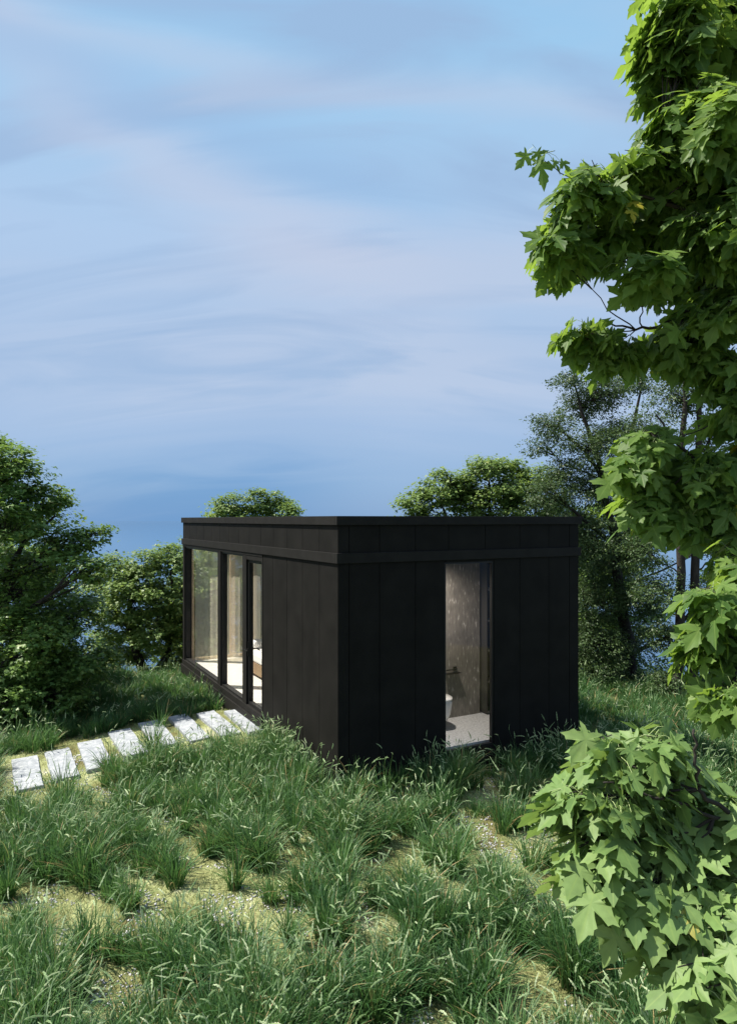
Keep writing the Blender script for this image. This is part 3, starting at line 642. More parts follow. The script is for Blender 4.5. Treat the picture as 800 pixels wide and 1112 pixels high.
def make_tree(name, label, base, trunks, lobes, leafmat, size, density, templ, seed, per=7, petiole=0.0, group=None, clump=.42, droop=.4,
              trunk_r=.16, limb_r=.05, twigs=True, fill=.30, up=.8, flat=.5, jitter=.5, extra_branches=(), cat='tree', zbias=.25, face=.55):
    """trunks: list of [(Vector, radius), ...]; lobes: list of (Vector centre, radius, density factor)"""
    rs = random.Random(seed); g_ = np.random.default_rng(seed)
    root = empty(name, base); tag(root, label, cat, group)
    B = Vector(base); mb = MB()
    tpts = []
    for tr in trunks:
        pts = [p for p, r in tr]; rad = [r for p, r in tr]
        # subdivide
        sp, sr = [], []
        for i in range(len(pts)-1):
            for k in range(4):
                t = k/4; q = pts[i].lerp(pts[i+1], t)
                if k: q = q + Vector((rs.uniform(-1, 1), rs.uniform(-1, 1), 0))*rad[i]*.35
                sp.append(q); sr.append(rad[i]*(1-t)+rad[i+1]*t)
        sp.append(pts[-1]); sr.append(rad[-1])
        mb.tube([q-B for q in sp], sr, 10); tpts += list(zip(sp, sr))
    for eb in extra_branches:
        sp, sr = [], []
        for i in range(len(eb)-1):
            for k in range(4):
                t = k/4; q = eb[i][0].lerp(eb[i+1][0], t)
                if k: q = q + Vector((rs.uniform(-1, 1), rs.uniform(-1, 1), rs.uniform(-1, 1)))*.012
                sp.append(q); sr.append(eb[i][1]*(1-t)+eb[i+1][1]*t)
        sp.append(eb[-1][0]); sr.append(eb[-1][1])
        mb.tube([q-B for q in sp], sr, 6); tpts += list(zip(sp[3:], sr[3:]))
    tw_p, tw_d, tw_c = [], [], []
    for lobe in lobes:
        c_, r_, f_ = lobe
        # limb from a trunk point lower than the lobe
        cand = [(abs((q.z+ .55*(q-c_).xy.length) - c_.z)*(.3 if extra_branches else 1) + (.6 if extra_branches else .25)*(q-c_).length, q, tr_) for q, tr_ in tpts if tr_ > .009 or f_ < 0 or not extra_branches]
        cand.sort(key=lambda k: k[0]); q0, r0 = cand[0][1], cand[0][2]
        ln = (c_-q0).length
        lr = .004 if f_ < 0 else min(r0*.6, limb_r*(.5+ln*.22))
        ctrl = q0.lerp(c_, .5) + Vector((0, 0, -.12*ln)) + Vector((rs.uniform(-1, 1), rs.uniform(-1, 1), rs.uniform(-.5, .5)))*.08*ln
        lp = wiggle(bez(q0, ctrl, c_, 9), .015*ln+.005, rs)
        mb.tube([q-B for q in lp], list(np.linspace(lr, lr*.28, 9)), 6)
        nc = 1 if f_ < 0 else max(3, int(density*f_*(r_/clump)**2))
        for k in range(nc):
            dv = Vector(g_.normal(size=3)); dv.z = dv.z*.9 + zbias; dv.normalize()
            rr = r_*(fill + (1-fill)*rs.random()**.45)
            cc = c_ + Vector((dv.x*rr, dv.y*rr, dv.z*rr*.9))
            a0 = lp[rs.randint(4, 8)]
            cl = clump*rs.uniform(.55, 1.15)
            bp = wiggle(bez(a0, a0.lerp(cc, .55)+Vector((0, 0, -.06*r_)), cc, 5), .02*r_, rs)
            if twigs: mb.tube([q-B for q in bp], list(np.linspace(max(lr*.30, .006), .004, 5)), 4, False)
            nt_ = 2 if f_ < 0 else max(3, int(9*rs.uniform(.6, 1.3)))
            for j in range(nt_):
                a_ = rs.uniform(0, 6.283); rr2 = cl*math.sqrt(rs.random())
                off = Vector((math.cos(a_)*rr2, math.sin(a_)*rr2, (rs.uniform(-.5, .5)*flat)*cl - .35*rr2*rr2/cl))
                e_ = cc+off; dd_ = (e_-a0)
                tw_p.append(e_-B); tw_d.append(dd_.normalized()); tw_c.append(c_-B-Vector((0, 0, r_*.4)))
                if twigs and petiole > 0:
                    mb.tube([bp[-2]-B, (bp[-1].lerp(e_, .4))-B, e_-B], [.005, .004, .0025], 4, False)
    mb.build('trunk', M['bark'], root, smooth=True)
    tw_p = np.array([tuple(v) for v in tw_p]); tw_d = np.array([tuple(v) for v in tw_d]); tw_c = np.array([tuple(v) for v in tw_c])
    make_leaves('crown', tw_p, tw_d, tw_c, per, size, templ, leafmat, root, petiole, droop, jitter, up, g_, .5, face)
    return root

def LB(px, py, r, d, dd=0, f=1.0):
    """lobe from photo pixel centre, pixel radius, distance"""
    return (P(px, py, d+dd), r/F*d, f)

# left tree, close behind the path
d = 12.6
lob = [LB(12, 512, 34, d), LB(45, 548, 28, d, .4), LB(-5, 572, 42, d, -.3, .8), LB(62, 592, 30, d), LB(101, 580, 16, d, .3), LB(92, 618, 22, d, -.3, .9), LB(22, 640, 46, d, .3, .7), LB(80, 668, 34, d, .5),
       LB(30, 700, 44, d, -.4), LB(92, 722, 28, d, .2), LB(60, 752, 32, d, -.2), LB(5, 755, 34, d, -.7, .8), LB(-60, 540, 60, d, .6, .5), LB(-80, 640, 70, d, .4, .3), LB(-70, 735, 55, d, -.3, .3), LB(-150, 600, 70, d, 0, .25), LB(-140, 700, 60, d, .5, .2), LB(-25, 490, 36, d, 1.0), LB(30, 620, 50, d, 2.2, .7), LB(60, 700, 50, d, 1.8, .6)]
bx, by = -7.9, 12.7; b0 = Vector((bx, by, gz(bx, by)-.1))
make_tree('broadleaf_tree', 'large dark green broadleaf tree at the left edge behind the stepping slabs', b0,
          [[(b0, .22), (P(-70, 740, 12.7), .18), (P(-50, 660, 12.7), .14), (P(-25, 590, 12.8), .09), (P(-8, 520, 12.9), .03)], [(P(-70, 735, 12.7), .12), (P(-20, 735, 12.4), .10), (P(20, 715, 12.5), .07), (P(60, 690, 12.7), .03)], [(P(-50, 660, 12.7), .10), (P(0, 630, 12.8), .07), (P(25, 590, 12.9), .04), (P(60, 560, 13), .02)]],
          lob, M['tree'], .085, 6, [SIMPLE], 3, per=8, up=1.3, jitter=.4, clump=.21, group='broadleaf trees around the hilltop', limb_r=.05, droop=.3, flat=.45)
# tree between the left tree and the cabin
d = 17.5
lob = [LB(128, 618, 20, d), LB(160, 612, 22, d), LB(190, 606, 22, d, .5), LB(150, 648, 32, d, -.3), LB(188, 648, 28, d), LB(128, 676, 28, d), LB(170, 685, 28, d, -.4), LB(205, 690, 30, d, .3), LB(140, 712, 22, d, .3, .9), LB(190, 722, 20, d, -.2, .9), LB(225, 650, 36, d, .6), LB(215, 720, 26, d, .6, .8), LB(112, 640, 24, d, 1, .8), LB(115, 705, 24, d, 1.2, .8), LB(105, 740, 22, d, .5, .8)]
b0 = P(158, 800, d); b0.z = gz(b0.x, b0.y)-.1
make_tree('broadleaf_tree', 'rounded mid green tree between the big left tree and the cabin', b0,
          [[(b0, .20), (P(158, 745, d), .16), (P(150, 715, d), .12), (P(140, 670, d), .08), (P(145, 620, d), .03)], [(P(158, 750, d), .13), (P(176, 722, d), .10), (P(190, 680, d), .07), (P(185, 620, d), .02)]],
          lob, M['tree2'], .085, 7, [SIMPLE], 5, per=8, up=1.3, jitter=.4, flat=.4, clump=.24, group='broadleaf trees around the hilltop')
# behind the cabin, left
d = 22
lob = [LB(248, 553, 20, d), LB(278, 546, 15, d), LB(300, 552, 20, d, .4), LB(318, 558, 12, d), LB(232, 600, 36, d), LB(275, 605, 40, d, .5), LB(315, 610, 36, d), LB(250, 660, 36, d, 0, .8), LB(300, 665, 36, d, 0, .8), LB(345, 640, 36, d, 0, .7), LB(262, 580, 26, d, -.3)]
b0 = P(278, 830, d); b0.z = gz(b0.x, b0.y)-.1
make_tree('broadleaf_tree', 'bright tree whose top shows over the left part of the cabin roof', b0,
          [[(b0, .24), (P(278, 720, d), .18), (P(275, 650, d), .12), (P(270, 570, d), .03)]],
          lob, M['tree2'], .10, 8, [SIMPLE], 8, per=8, up=1.3, jitter=.4, flat=.4, clump=.28, group='broadleaf trees around the hilltop')
# behind the cabin, centre right
d = 20.5
lob = [LB(452, 546, 20, d), LB(478, 530, 22, d), LB(500, 540, 22, d, .6), LB(505, 522, 14, d, .2), LB(550, 532, 20, d, -.2), LB(530, 506, 20, d), LB(522, 545, 22, d), LB(556, 512, 18, d, .6), LB(582, 520, 20, d, .3), LB(560, 548, 24, d), LB(598, 552, 22, d, .5), LB(470, 590, 40, d), LB(530, 600, 45, d), LB(590, 600, 40, d), LB(440, 575, 18, d), LB(640, 620, 40, d, 0, .8), LB(630, 570, 28, d, .6, .8), LB(560, 680, 50, d, .5, .6), LB(640, 700, 45, d, .5, .6)]
b0 = P(545, 820, d); b0.z = gz(b0.x, b0.y)-.1
make_tree('broadleaf_tree', 'light green broad tree rising over the right part of the cabin roof', b0,
          [[(b0, .26), (P(545, 720, d), .20), (P(540, 640, d), .13), (P(532, 560, d), .06), (P(530, 515, d), .02)], [(P(545, 680, d), .12), (P(500, 600, d), .08), (P(478, 545, d), .02)], [(P(545, 670, d), .12), (P(580, 600, d), .07), (P(582, 530, d), .02)]],
          lob, M['tree2'], .10, 7.5, [SIMPLE], 12, per=8, up=1.3, jitter=.4, flat=.4, clump=.27, group='broadleaf trees around the hilltop')
# further trees down the slope, seen in gaps and through the glass
d = 27
lob = [LB(205, 640, 34, d), LB(240, 625, 34, d), LB(215, 690, 38, d), LB(265, 680, 36, d), LB(175, 690, 34, d), LB(190, 740, 30, d)]
b0 = P(215, 860, d); b0.z = gz(b0.x, b0.y)-.1
make_tree('broadleaf_tree', 'distant tree down the slope seen through the far end glazing', b0, [[(b0, .3), (P(215, 740, d), .2), (P(215, 650, d), .06)]],
          lob, M['tree2'], .14, 3.2, [SIMPLE], 21, per=7, up=1.2, clump=.36, group='broadleaf trees around the hilltop')
d = 24
lob = [LB(268, 615, 30, d), LB(290, 650, 34, d), LB(265, 675, 34, d, .4), LB(300, 600, 30, d, .5), LB(245, 640, 28, d, .3), LB(280, 700, 30, d), LB(245, 595, 22, d, .2)]
b0 = P(275, 850, d); b0.z = gz(b0.x, b0.y)-.1
make_tree('broadleaf_tree', 'tree hidden behind the cabin, glimpsed through the glass door', b0, [[(b0, .25), (P(275, 740, d), .18), (P(275, 650, d), .05)]],
          lob, M['tree2'], .13, 2.6, [SIMPLE], 23, per=7, up=1.2, clump=.33, group='broadleaf trees around the hilltop')
d = 20
lob = [LB(-40, 560, 50, d), LB(10, 600, 50, d), LB(40, 560, 36, d, .5), LB(-60, 640, 55, d), LB(0, 680, 55, d, .4), LB(50, 650, 40, d), LB(50, 720, 44, d, .3), LB(-40, 730, 50, d), LB(-110, 600, 55, d), LB(-110, 700, 55, d), LB(-20, 520, 34, d)]
b0 = P(-10, 850, d); b0.z = gz(b0.x, b0.y)-.1
make_tree('broadleaf_tree', 'tree glimpsed through gaps in the big left tree', b0, [[(b0, .28), (P(-10, 740, d), .2), (P(-10, 620, d), .06)]],
          lob, M['tree2'], .13, 3.0, [SIMPLE], 27, per=7, up=1.2, clump=.32, group='broadleaf trees around the hilltop')
# airy small-leaved trees at right
d = 15.6
lob = [LB(622, 412, 16, d), LB(600, 462, 20, d), LB(585, 485, 12, d, .3), LB(632, 440, 24, d, .5), LB(655, 425, 24, d), LB(690, 410, 24, d, .4, .8), LB(640, 485, 28, d, -.3), LB(672, 470, 24, d, .6), LB(612, 510, 20, d), LB(595, 535, 22, d, -.5), LB(640, 530, 28, d), LB(680, 520, 26, d, .4, .8), LB(645, 590, 32, d, -.3), LB(672, 610, 30, d, .3), LB(645, 650, 32, d), LB(690, 650, 28, d, -.4), LB(650, 700, 34, d, -.2), LB(690, 700, 24, d, .3, .8), LB(645, 735, 28, d, -.4), LB(675, 742, 24, d, .2), LB(700, 580, 24, d, .2), LB(620, 570, 22, d, .2)]
bpx = P(686, 762, d); b0 = Vector((bpx.x, d, gz(bpx.x, d)-.1))
make_tree('small_leaved_tree', 'tall airy dark tree just right of the cabin with sky between its limbs', b0,
          [[(b0, .15), (P(684, 700, d), .13), (P(672, 640, d), .11), (P(667, 590, d), .09), (P(650, 500, d), .06), (P(632, 450, d), .035), (P(622, 408, d), .012)],
           [(P(668, 600, d), .07), (P(675, 520, d+.3), .055), (P(690, 450, d+.4), .035), (P(700, 400, d+.5), .012)],
           [(P(667, 592, d), .05), (P(640, 570, d-.2), .04), (P(612, 545, d-.3), .03), (P(590, 525, d-.4), .012)],
           [(P(655, 520, d), .045), (P(635, 490, d), .035), (P(612, 470, d), .025), (P(590, 462, d), .01)]],
          lob, M['oak'], .063, 19.0, [OVAL], 31, per=10, clump=.32, group='small-leaved trees right of the cabin', limb_r=.03, fill=.25, jitter=.7, flat=.8)
d = 14.0
lobL = [LB(705, 470, 28, d, 0, .6), LB(730, 430, 28, d, .4, .6), LB(715, 640, 24, d, -.3, .6), LB(722, 690, 22, d, .3, .7), LB(700, 600, 22, d, 0, .5), LB(725, 740, 16, d, 0, .9), LB(718, 540, 24, d, .3, .5)]
lobR = [LB(790, 420, 30, d, 0, .6), LB(775, 470, 28, d, .5, .5), LB(800, 520, 30, d, 0, .5), LB(785, 590, 26, d, .2, .5), LB(770, 640, 18, d, .4, .4), LB(815, 650, 30, d, 0, .6), LB(790, 730, 22, d, .3, .6), LB(830, 720, 32, d, 0, .7), LB(830, 440, 36, d, 0, .6), LB(768, 745, 14, d, .2, .9), LB(765, 400, 24, d, .2, .5)]
for nm, lab, bxp, topx, lobs, sd in (('small_leaved_tree', 'left of the two straight dark trunks standing close together at right', 735, 741, lobL, 41), ('small_leaved_tree', 'right of the two straight dark trunks standing close together at right', 751, 757, lobR, 43)):
    x_ = (bxp-400)/F*d; b0 = Vector((x_, d, gz(x_, d)-.1))
    make_tree(nm, lab, b0, [[(b0, .13), (P(bxp+1, 730, d), .10), (P(bxp+3, 650, d), .088), (P(topx-1, 540, d), .07), (P(topx+2, 450, d), .05), (P(topx+1, 380, d), .02)]],
              lobs, M['oak'], .063, 27.0, [OVAL], sd, per=9, clump=.30, group='small-leaved trees right of the cabin', limb_r=.028, fill=.2, jitter=.7, flat=.8)
d = 20
lob = [LB(650, 620, 40, d), LB(690, 590, 36, d, .4), LB(640, 680, 40, d), LB(690, 670, 36, d, .3), LB(655, 725, 36, d), LB(700, 735, 26, d), LB(790, 560, 50, d), LB(800, 640, 40, d), LB(670, 545, 30, d)]
b0 = P(670, 850, d); b0.z = gz(b0.x, b0.y)-.1
make_tree('broadleaf_tree', 'dull green tree down the slope behind the airy tree right of the cabin', b0, [[(b0, .28), (P(670, 740, d), .2), (P(672, 640, d), .06)]],
          lob, M['tree'], .11, 5.0, [SIMPLE], 29, per=7, up=1.2, clump=.32, group='broadleaf trees around the hilltop')
# low shrubs under the right trees, on the crest
for i, (px, py, r, dd, lab) in enumerate(((645, 748, 18, 15.3, 'dark low shrub at the crest beside the cabin corner'), (702, 752, 14, 15.0, 'low shrub at the crest left of the twin trunks'))):
    p = P(px, py, dd); bz = Vector((p.x, p.y, gz(p.x, p.y)-.05))
    make_tree('shrub', lab, bz, [[(bz, .03), (p, .01)]], [(p, r/F*dd, 1.2), (p+Vector((.35, .1, -.05)), r/F*dd*.8, 1.2)], M['oak'], .06, 7, [OVAL], 60+i, per=9, clump=.26, group='low shrubs on the crest', limb_r=.01, cat='shrub')

# ------------------------------------------------------------------ big maple at the right, overhanging the view
d = 5.0
lob = [LB(748, 25, 48, d, 0, 1.3), LB(790, 20, 44, d, .3), LB(722, 78, 30, d, .2, 1.2), LB(775, 60, 45, d, .5), LB(742, 130, 44, d), LB(790, 130, 50, d, -.3), LB(705, 180, 34, d), LB(650, 205, 36, d), LB(612, 225, 28, d), LB(605, 268, 26, d), LB(650, 262, 40, d, .3), LB(700, 240, 48, d, .5), LB(760, 210, 55, d, .2), LB(705, 290, 30, d, -.1, .9), LB(760, 290, 44, d, .4), LB(800, 240, 55, d, -.2), LB(755, 340, 32, d, .2, .9), LB(800, 330, 40, d),
       LB(582, 166, 10, 4.97, 0, -1), LB(636, 358, 20, 5.4), LB(668, 372, 22, 5.4), LB(715, 372, 28, 5.4, .2), LB(760, 385, 32, 5.3), LB(795, 400, 34, 5.2), LB(795, 445, 20, 5.2, 0, .8),
       LB(708, 468, 26, 5.2), LB(688, 500, 26, 5.2), LB(700, 545, 32, 5.2, .1), LB(740, 510, 32, 5.3, .2, .9), LB(745, 560, 26, 5.2), LB(785, 500, 34, 5.1), LB(790, 548, 30, 5.1), LB(840, 500, 50, 5.1),
       LB(812, 600, 26, 4.9), LB(785, 650, 28, 4.2), LB(770, 690, 22, 4.2), LB(795, 705, 28, 4.2), LB(790, 755, 16, 4.0), LB(830, 690, 40, 4.2), LB(815, 740, 30, 4.1),
       LB(880, 60, 80, d, .3, .5), LB(900, 220, 90, d, .5, .5), LB(880, 380, 70, d, .3, .5), LB(1000, 120, 90, d, 0, .4), LB(1000, 300, 90, d, 0, .4), LB(950, 480, 70, d, .4, .5), LB(820, -60, 70, d, .2, .7), LB(740, -50, 45, d, .3, .8), LB(930, -80, 90, d, 0, .4)]
bx, by = 4.5, 5.7; b0 = Vector((bx, by, gz(bx, by)-.1))
def ebr(pts, r0, r1): return [(P(*p), r0+(r1-r0)*(i/(len(pts)-1))**.7) for i, p in enumerate(pts)]
ex = [ebr([(1000, 420, 5.5), (900, 400, 5.4), (820, 360, 5.3), (760, 336, 5.3), (720, 352, 5.3), (690, 358, 5.35), (660, 350, 5.4)], .035, .006),
      ebr([(1000, 620, 5.5), (880, 560, 5.3), (790, 530, 5.2), (755, 500, 5.2), (725, 470, 5.2), (712, 450, 5.2)], .03, .006),
      ebr([(1000, 330, 5.5), (900, 280, 5.2), (800, 250, 5.1), (720, 220, 5.0), (650, 200, 5.0), (618, 192, 5.0)], .04, .002),
      ebr([(1010, 780, 5.3), (900, 740, 4.7), (840, 700, 4.3), (795, 665, 4.2), (770, 655, 4.2)], .03, .005)]
make_tree('maple_tree', 'large overhanging maple with broad lobed leaves filling the right edge', b0,
          [[(b0, .20), (P(1010, 800, 5.7), .18), (P(1005, 500, 5.6), .15), (P(985, 200, 5.5), .11), (P(960, 0, 5.4), .07), (P(930, -120, 5.3), .03)]],
          [(c_, q_*.84, f_) for c_, q_, f_ in lob], M['maple'], .168, 3.6, MAPLE, 77, per=3, petiole=.10, clump=.15, face=1.0, droop=1.0, limb_r=.022, trunk_r=.2, fill=.25, up=.45, jitter=.38, flat=.9, extra_branches=ex, zbias=.1)
# ------------------------------------------------------------------ young maple in the right foreground
d = 3.1
lob = [LB(680, 806, 22, d, .15), LB(650, 995, 22, d, -.05), LB(640, 815, 26, d, .1), LB(612, 865, 24, d), LB(660, 860, 34, d, .1), LB(705, 840, 32, d, .3), LB(625, 925, 34, d, -.05), LB(690, 915, 42, d), LB(740, 890, 42, d, .2), LB(665, 965, 26, d, -.1), LB(730, 970, 46, d, -.1), LB(785, 910, 48, d), LB(790, 985, 50, d, -.2), LB(745, 1040, 40, 2.8), LB(795, 1070, 46, 2.75), LB(760, 1100, 34, 2.7), LB(850, 940, 60, d, 0, .7), LB(860, 1060, 60, 2.9, 0, .7), LB(900, 880, 50, 3.3, 0, .6)]
bx, by = 1.95, 3.2; b0 = Vector((bx, by, gz(bx, by)-.1))
ex = [ebr([(880, 960, 3.2), (820, 905, 3.1), (765, 868, 3.05), (757, 850, 3.05), (755, 820, 3.04), (753, 792, 3.03)], .016, .0055),
      ebr([(870, 920, 3.2), (790, 890, 3.1), (735, 872, 3.05), (690, 858, 3.05), (655, 850, 3.05)], .013, .004)]
make_tree('young_maple', 'pale green young maple in the right foreground with one bare dark twig', b0,
          [[(b0, .045), (P(868, 1060, 3.2), .04), (P(872, 960, 3.2), .03), (P(880, 860, 3.25), .012)]],
          [(c_+Vector((.10, 0, 0)), q_*.84, f_) for c_, q_, f_ in lob], M['sapling'], .162, 1.8, MAPLE_F, 99, per=3, petiole=.10, clump=.12, face=.9, droop=1.0, limb_r=.012, fill=.3, up=.7, jitter=.36, flat=.9, extra_branches=ex, zbias=.1)

# ------------------------------------------------------------------ tall grass
def clump_field():
    pts = []
    g_ = np.random.default_rng(5)
    # candidate points by depth band, density falling with distance
    for (y0, y1, n) in ((2.6, 9.0, 1050), (9.0, 13.0, 1250), (13.0, 18.5, 2600)):
        y = g_.uniform(y0, y1, n*3); half = (y*.56+1.0); x = g_.uniform(-1, 1, n*3)*half
        pts.append(np.stack([x, y], 1)[:int(n*1.6)])
    p = np.concatenate(pts); x, y = p[:, 0], p[:, 1]
    dens = fbm(x*2.5+13, y*1.9+4, 21, 3)
    keep = dens > .475 + .015*(y < 8) - .17*(y > 12.0)
    keep |= (g_.random(len(x)) < .20)
    lx, ly = to_local(x, y)
    inside = (lx > -.12) & (lx < CW+.1) & (ly > -.16) & (ly < CL+.15)
    # band along the slit face stays shorter, slab strip stays open
    sx = ca*(x[:, None]-SLABS[:, 0])+sa*(y[:, None]-SLABS[:, 1]); sy = -sa*(x[:, None]-SLABS[:, 0])+ca*(y[:, None]-SLABS[:, 1])
    path = ((np.abs(sx) < .42) & (sy > -1.22) & (sy < .86)).any(1)
    keep &= ~inside & ~(path & (g_.random(len(x)) > .03))
    return x[keep], y[keep], dens[keep]
cxs, cys, cd = clump_field()
extra = np.array([(-1.98, 9.80), (-2.06, 9.74), (-2.9, 9.42), (-3.95, 9.0), (1.15, 8.95), (1.25, 9.0), (2.0, 9.45), (2.35, 9.7), (-.9, 8.9), (-1.25, 9.15)] + [tuple(Wd(-.22-.12*(i%3), .1+.20*i)[:2]) for i in range(10)] + [tuple(Wd(.1+.3*i, -.30-.1*(i%2))[:2]) for i in range(13) if i not in (5, 6, 7)])
cxs = np.concatenate([cxs, extra[:, 0]]); cys = np.concatenate([cys, extra[:, 1]]); cd = np.concatenate([cd, np.full(len(extra), .7)])
print('clumps', len(cxs))
czs = gz_arr(cxs, cys)
g_ = np.random.default_rng(8)
def blades(nseg, cx, cy, cz, dens, nper, hscale):
    n = len(cx)*nper
    X = np.repeat(cx, nper); Y = np.repeat(cy, nper); Z = np.repeat(cz, nper)
    cr_ = np.repeat(g_.uniform(.03, .13, len(cx)), nper); ch_ = np.repeat(g_.uniform(.62, 1.15, len(cx))*(.65+np.clip((dens-.45)*2.2, 0, .5)), nper)
    a = g_.uniform(0, 2*np.pi, n); r = cr_*np.sqrt(g_.random(n)); ox, oy = np.cos(a)*r, np.sin(a)*r
    la = a + g_.normal(0, .7, n); lean = g_.uniform(.05, .95, n)
    H = hscale*ch_*g_.uniform(.55, 1.1, n); W = g_.uniform(.0026, .0066, n)*(1+.06*np.maximum(Y-6, 0))
    base = np.stack([X+ox, Y+oy, Z-.02], 1); dr_ = np.stack([np.cos(la), np.sin(la), 0*la], 1)
    tw = la + g_.normal(0, .6, n)+np.pi/2; side = np.stack([np.cos(tw), np.sin(tw), 0*tw], 1)
    curl = g_.uniform(.3, 1.0, n)
    rows = []
    ts = np.linspace(0, 1, nseg+1)
    for t in ts[:-1]:
        c_ = base + dr_*(lean*H*(t**1.8))[:, None]; c_[:, 2] += H*(t - curl*.38*t**3*(lean+.2))
        w_ = W*(1-.55*t); rows += [c_-side*w_[:, None], c_+side*w_[:, None]]
    c_ = base + dr_*(lean*H)[:, None]; c_[:, 2] += H*(1-curl*.38*(lean+.2)); rows.append(c_)
    V = np.stack(rows, 1); k = V.shape[1]
    tf = []
    for s_ in range(nseg-1): a_ = 2*s_; tf += [(a_, a_+1, a_+3), (a_, a_+3, a_+2)]
    a_ = 2*(nseg-1); tf.append((a_, a_+1, a_+2)); tf = np.array(tf)
    T_ = (tf[None]+(np.arange(n)*k)[:, None, None]).reshape(-1, 3)
    rc = np.repeat(g_.uniform(0, .6, len(cx)), nper); rn = np.clip(rc + g_.uniform(0, .35, n), 0, .9); rn = np.where(g_.random(n) < .055, 1.0, rn)
    return V.reshape(-1, 3), T_, np.repeat(rn, len(tf))
def seeds(cx, cy, cz, dens, nper, hscale):
    """thin culm topped by a feathery seed head"""
    n = len(cx)*nper
    X = np.repeat(cx, nper); Y = np.repeat(cy, nper); Z = np.repeat(cz, nper)
    ch_ = np.repeat(g_.uniform(.8, 1.1, len(cx))*(.68+np.clip((dens-.45)*2.2, 0, .5)), nper)
    a = g_.uniform(0, 2*np.pi, n); r = .10*np.sqrt(g_.random(n))
    la = a + g_.normal(0, .6, n); lean = g_.uniform(.05, .45, n); H = hscale*ch_*g_.uniform(.75, 1.1, n)
    base = np.stack([X+np.cos(a)*r, Y+np.sin(a)*r, Z-.02], 1); dr_ = np.stack([np.cos(la), np.sin(la), 0*la], 1)
    side = np.stack([-np.sin(la), np.cos(la), 0*la], 1)
    bend = g_.uniform(.2, 1.3, n); HL = g_.uniform(.06, .13, n)
    def curve(t):
        c_ = base + dr_*(lean*H*t**1.7)[:, None]; c_[:, 2] += H*t; return c_
    top = curve(np.array(1.0)); hd = unit(dr_*(bend*.8)[:, None] + np.array([0, 0, 1.0])*(1.05-bend*.55)[:, None] + g_.normal(size=(n, 3))*.12)
    w0 = .0016*(1+.06*np.maximum(Y-6, 0))
    Vst = np.stack([curve(np.array(0.0))-side*w0[:, None], curve(np.array(0.0))+side*w0[:, None], curve(np.array(.55))-side*w0[:, None], curve(np.array(.55))+side*w0[:, None], top-side*w0[:, None]*.7, top+side*w0[:, None]*.7], 1)
    tfs = np.array([(0, 1, 3), (0, 3, 2), (2, 3, 5), (2, 5, 4)])
    V1 = Vst.reshape(-1, 3); T1 = (tfs[None]+(np.arange(n)*6)[:, None, None]).reshape(-1, 3)
    # head: slender spindle of three crossed kites with rough outline
    wh = HL*.052*(1+.03*np.maximum(Y-6, 0))+.0018
    perp1 = unit(np.cross(hd, g_.normal(size=(n, 3)))); perp2 = np.cross(hd, perp1)
    parts = []; tfh = []; off = 0
    cv = g_.normal(size=(n, 3))*.22*HL[:, None]; cv[:, 2] -= .25*bend*HL
    for q, pv in enumerate((perp1, unit(perp1*.5+perp2*.87), unit(perp1*-.5+perp2*.87))):
        prof = [(0, 0), (.18, .8), (.30, .45), (.42, 1.0), (.54, .5), (.66, .9), (.78, .35), (.88, .5), (1, 0)]
        for t, w_ in prof:
            c_ = top + hd*(HL*t)[:, None] + cv*(t*t)
            parts += [c_ - pv*(wh*w_)[:, None], c_ + pv*(wh*w_)[:, None]]
        for s_ in range(len(prof)-1): a_ = off+2*s_; tfh += [(a_, a_+1, a_+3), (a_, a_+3, a_+2)]
        off += 2*len(prof)
    Vh = np.stack(parts, 1); tfh = np.array(tfh); V2 = Vh.reshape(-1, 3); T2 = (tfh[None]+(np.arange(n)*Vh.shape[1])[:, None, None]).reshape(-1, 3)
    rn = g_.random(n)
    V = np.concatenate([V1, V2]); T_ = np.concatenate([T1, T2+len(V1)])
    return V, T_, np.concatenate([np.repeat(.6+.3*rn, len(tfs)), np.repeat(rn, len(tfh))]), np.concatenate([np.zeros(len(T1)), np.ones(len(T2))])
Vs, Ts, Rs, Ms, off = [], [], [], [], 0
def addm(V, T_, r, m_):
    global off
    Vs.append(V); Ts.append(T_+off); Rs.append(r); Ms.append(m_); off += len(V)
for (y0, y1, seg, npb, nps) in ((0, 7.5, 5, 125, 6), (7.5, 11, 4, 92, 5), (11, 30, 3, 55, 1)):
    m_ = (cys >= y0) & (cys < y1)
    V, T_, r = blades(seg, cxs[m_], cys[m_], czs[m_], cd[m_], npb, .46); addm(V, T_, r, np.zeros(len(T_)))
    V, T_, r, mi = seeds(cxs[m_], cys[m_], czs[m_], cd[m_], nps, .50); addm(V, T_, r, mi)
o = tri_mesh('tall_grass', np.concatenate(Vs), np.concatenate(Ts), [M['blade'], M['seed']], None, np.concatenate(Rs), None, np.concatenate(Ms))
tag(o, 'tall green meadow grass with pale seed heads over the hilltop', 'grass', kind='stuff')
print('grass tris', len(o.data.polygons))
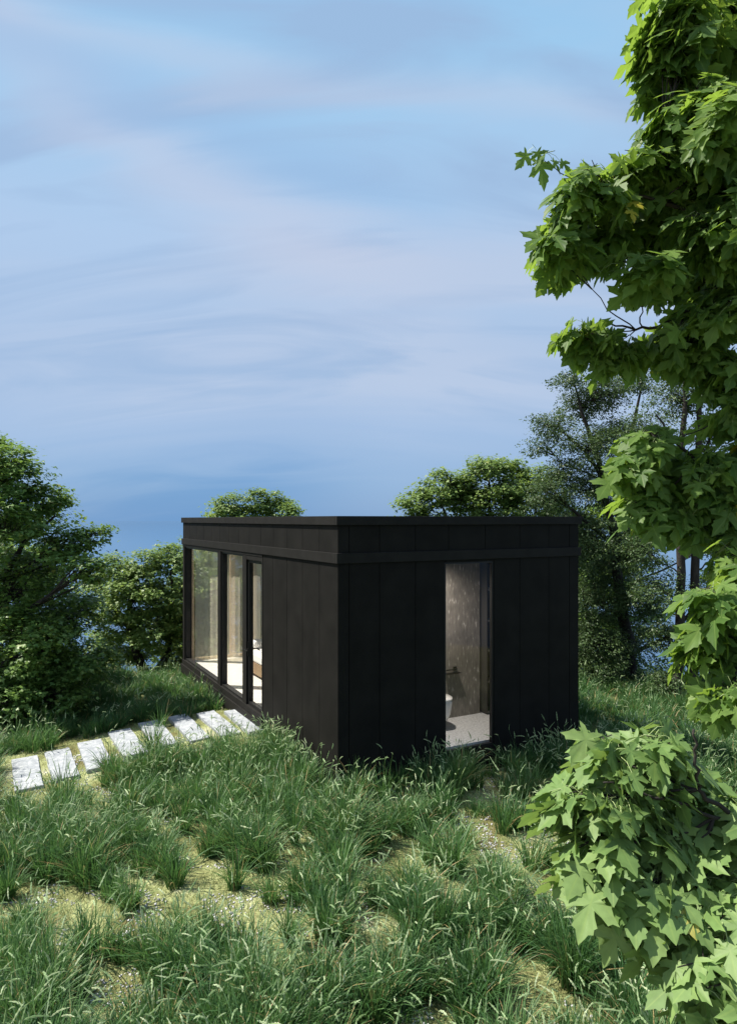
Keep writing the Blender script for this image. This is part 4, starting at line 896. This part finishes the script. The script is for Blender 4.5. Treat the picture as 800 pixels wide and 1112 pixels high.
# short pale grass between the tussocks
def short_field(n, y0, y1):
    y = g_.uniform(y0, y1, n); x = g_.uniform(-1, 1, n)*(y*.56+.6)
    lx, ly = to_local(x, y); k = ~((lx > -.02) & (lx < CW+.02) & (ly > -.02) & (ly < CL))
    dn = fbm(x*2.2, y*2.2, 55, 3); k &= dn > .40
    sx = ca*(x[:, None]-SLABS[:, 0])+sa*(y[:, None]-SLABS[:, 1]); sy = -sa*(x[:, None]-SLABS[:, 0])+ca*(y[:, None]-SLABS[:, 1])
    k &= ~((np.abs(sx) < .21) & (np.abs(sy) < .70)).any(1)
    return x[k], y[k]
Vs, Ts, Rs, off = [], [], [], 0
for n, y0, y1 in ((60000, 3.0, 7.5), (60000, 7.5, 13.5)):
    x, y = short_field(n, y0, y1); z = gz_arr(x, y); n_ = len(x)
    h = g_.uniform(.018, .060, n_); a_ = g_.uniform(0, 6.283, n_); wv = g_.uniform(.0018, .0038, n_)*(1+.1*np.maximum(y-6, 0)); ln = g_.uniform(.2, 1.1, n_)*h
    sd_ = np.stack([np.cos(a_), np.sin(a_), 0*a_], 1); dv = np.stack([-np.sin(a_), np.cos(a_), 0*a_], 1); b_ = np.stack([x, y, z-.004], 1)
    V = np.stack([b_-sd_*wv[:, None], b_+sd_*wv[:, None], b_+dv*ln[:, None]+np.stack([0*h, 0*h, h], 1)], 1).reshape(-1, 3)
    T_ = np.arange(n_*3).reshape(-1, 3); Vs.append(V); Ts.append(T_+off); off += len(V); Rs.append(g_.random(n_))
o = tri_mesh('short_grass', np.concatenate(Vs), np.concatenate(Ts), M['moss'], None, np.concatenate(Rs)); tag(o, 'short yellow green grass and moss between the tall tussocks', 'grass', kind='stuff')
# pale stone chips in the bare patches
n = 46000; y = g_.uniform(3.2, 11, n); x = g_.uniform(-1, 1, n)*(y*.56+.3)
dn = fbm(x*2.5+13, y*1.9+4, 21, 3); dk = fbm(x*3.1, y*3.1, 71, 2)
lx, ly = to_local(x, y); k = (dn < .52) & (dk > .50) & ~((lx > -.1) & (ly > -.1) & (lx < CW) & (ly < CL))
x, y = x[k], y[k]; z = gz_arr(x, y); n = len(x)
oct_v = np.array([(1, 0, 0), (.2, .9, .1), (-.9, .2, 0), (-.1, -1, 0), (.1, .1, .55), (0, 0, -.5)]); oct_f = np.array([(0, 1, 4), (1, 2, 4), (2, 3, 4), (3, 0, 4), (1, 0, 5), (2, 1, 5), (3, 2, 5), (0, 3, 5)])
a_ = g_.uniform(0, 6.28, n); ax = np.stack([np.cos(a_), np.sin(a_), g_.normal(0, .25, n)], 1); ay = np.stack([-np.sin(a_), np.cos(a_), g_.normal(0, .25, n)], 1); az = unit(np.cross(ax, ay))
V, T_ = scatter(oct_v, oct_f, np.stack([x, y, z+.004], 1), ax, ay, az, g_.uniform(.003, .013, n)*(1+.05*y))
o = tri_mesh('stone_chips', V, T_, M['pebble']); tag(o, 'pale grey stone chips in the bare patches between grass tussocks', 'gravel', kind='stuff')
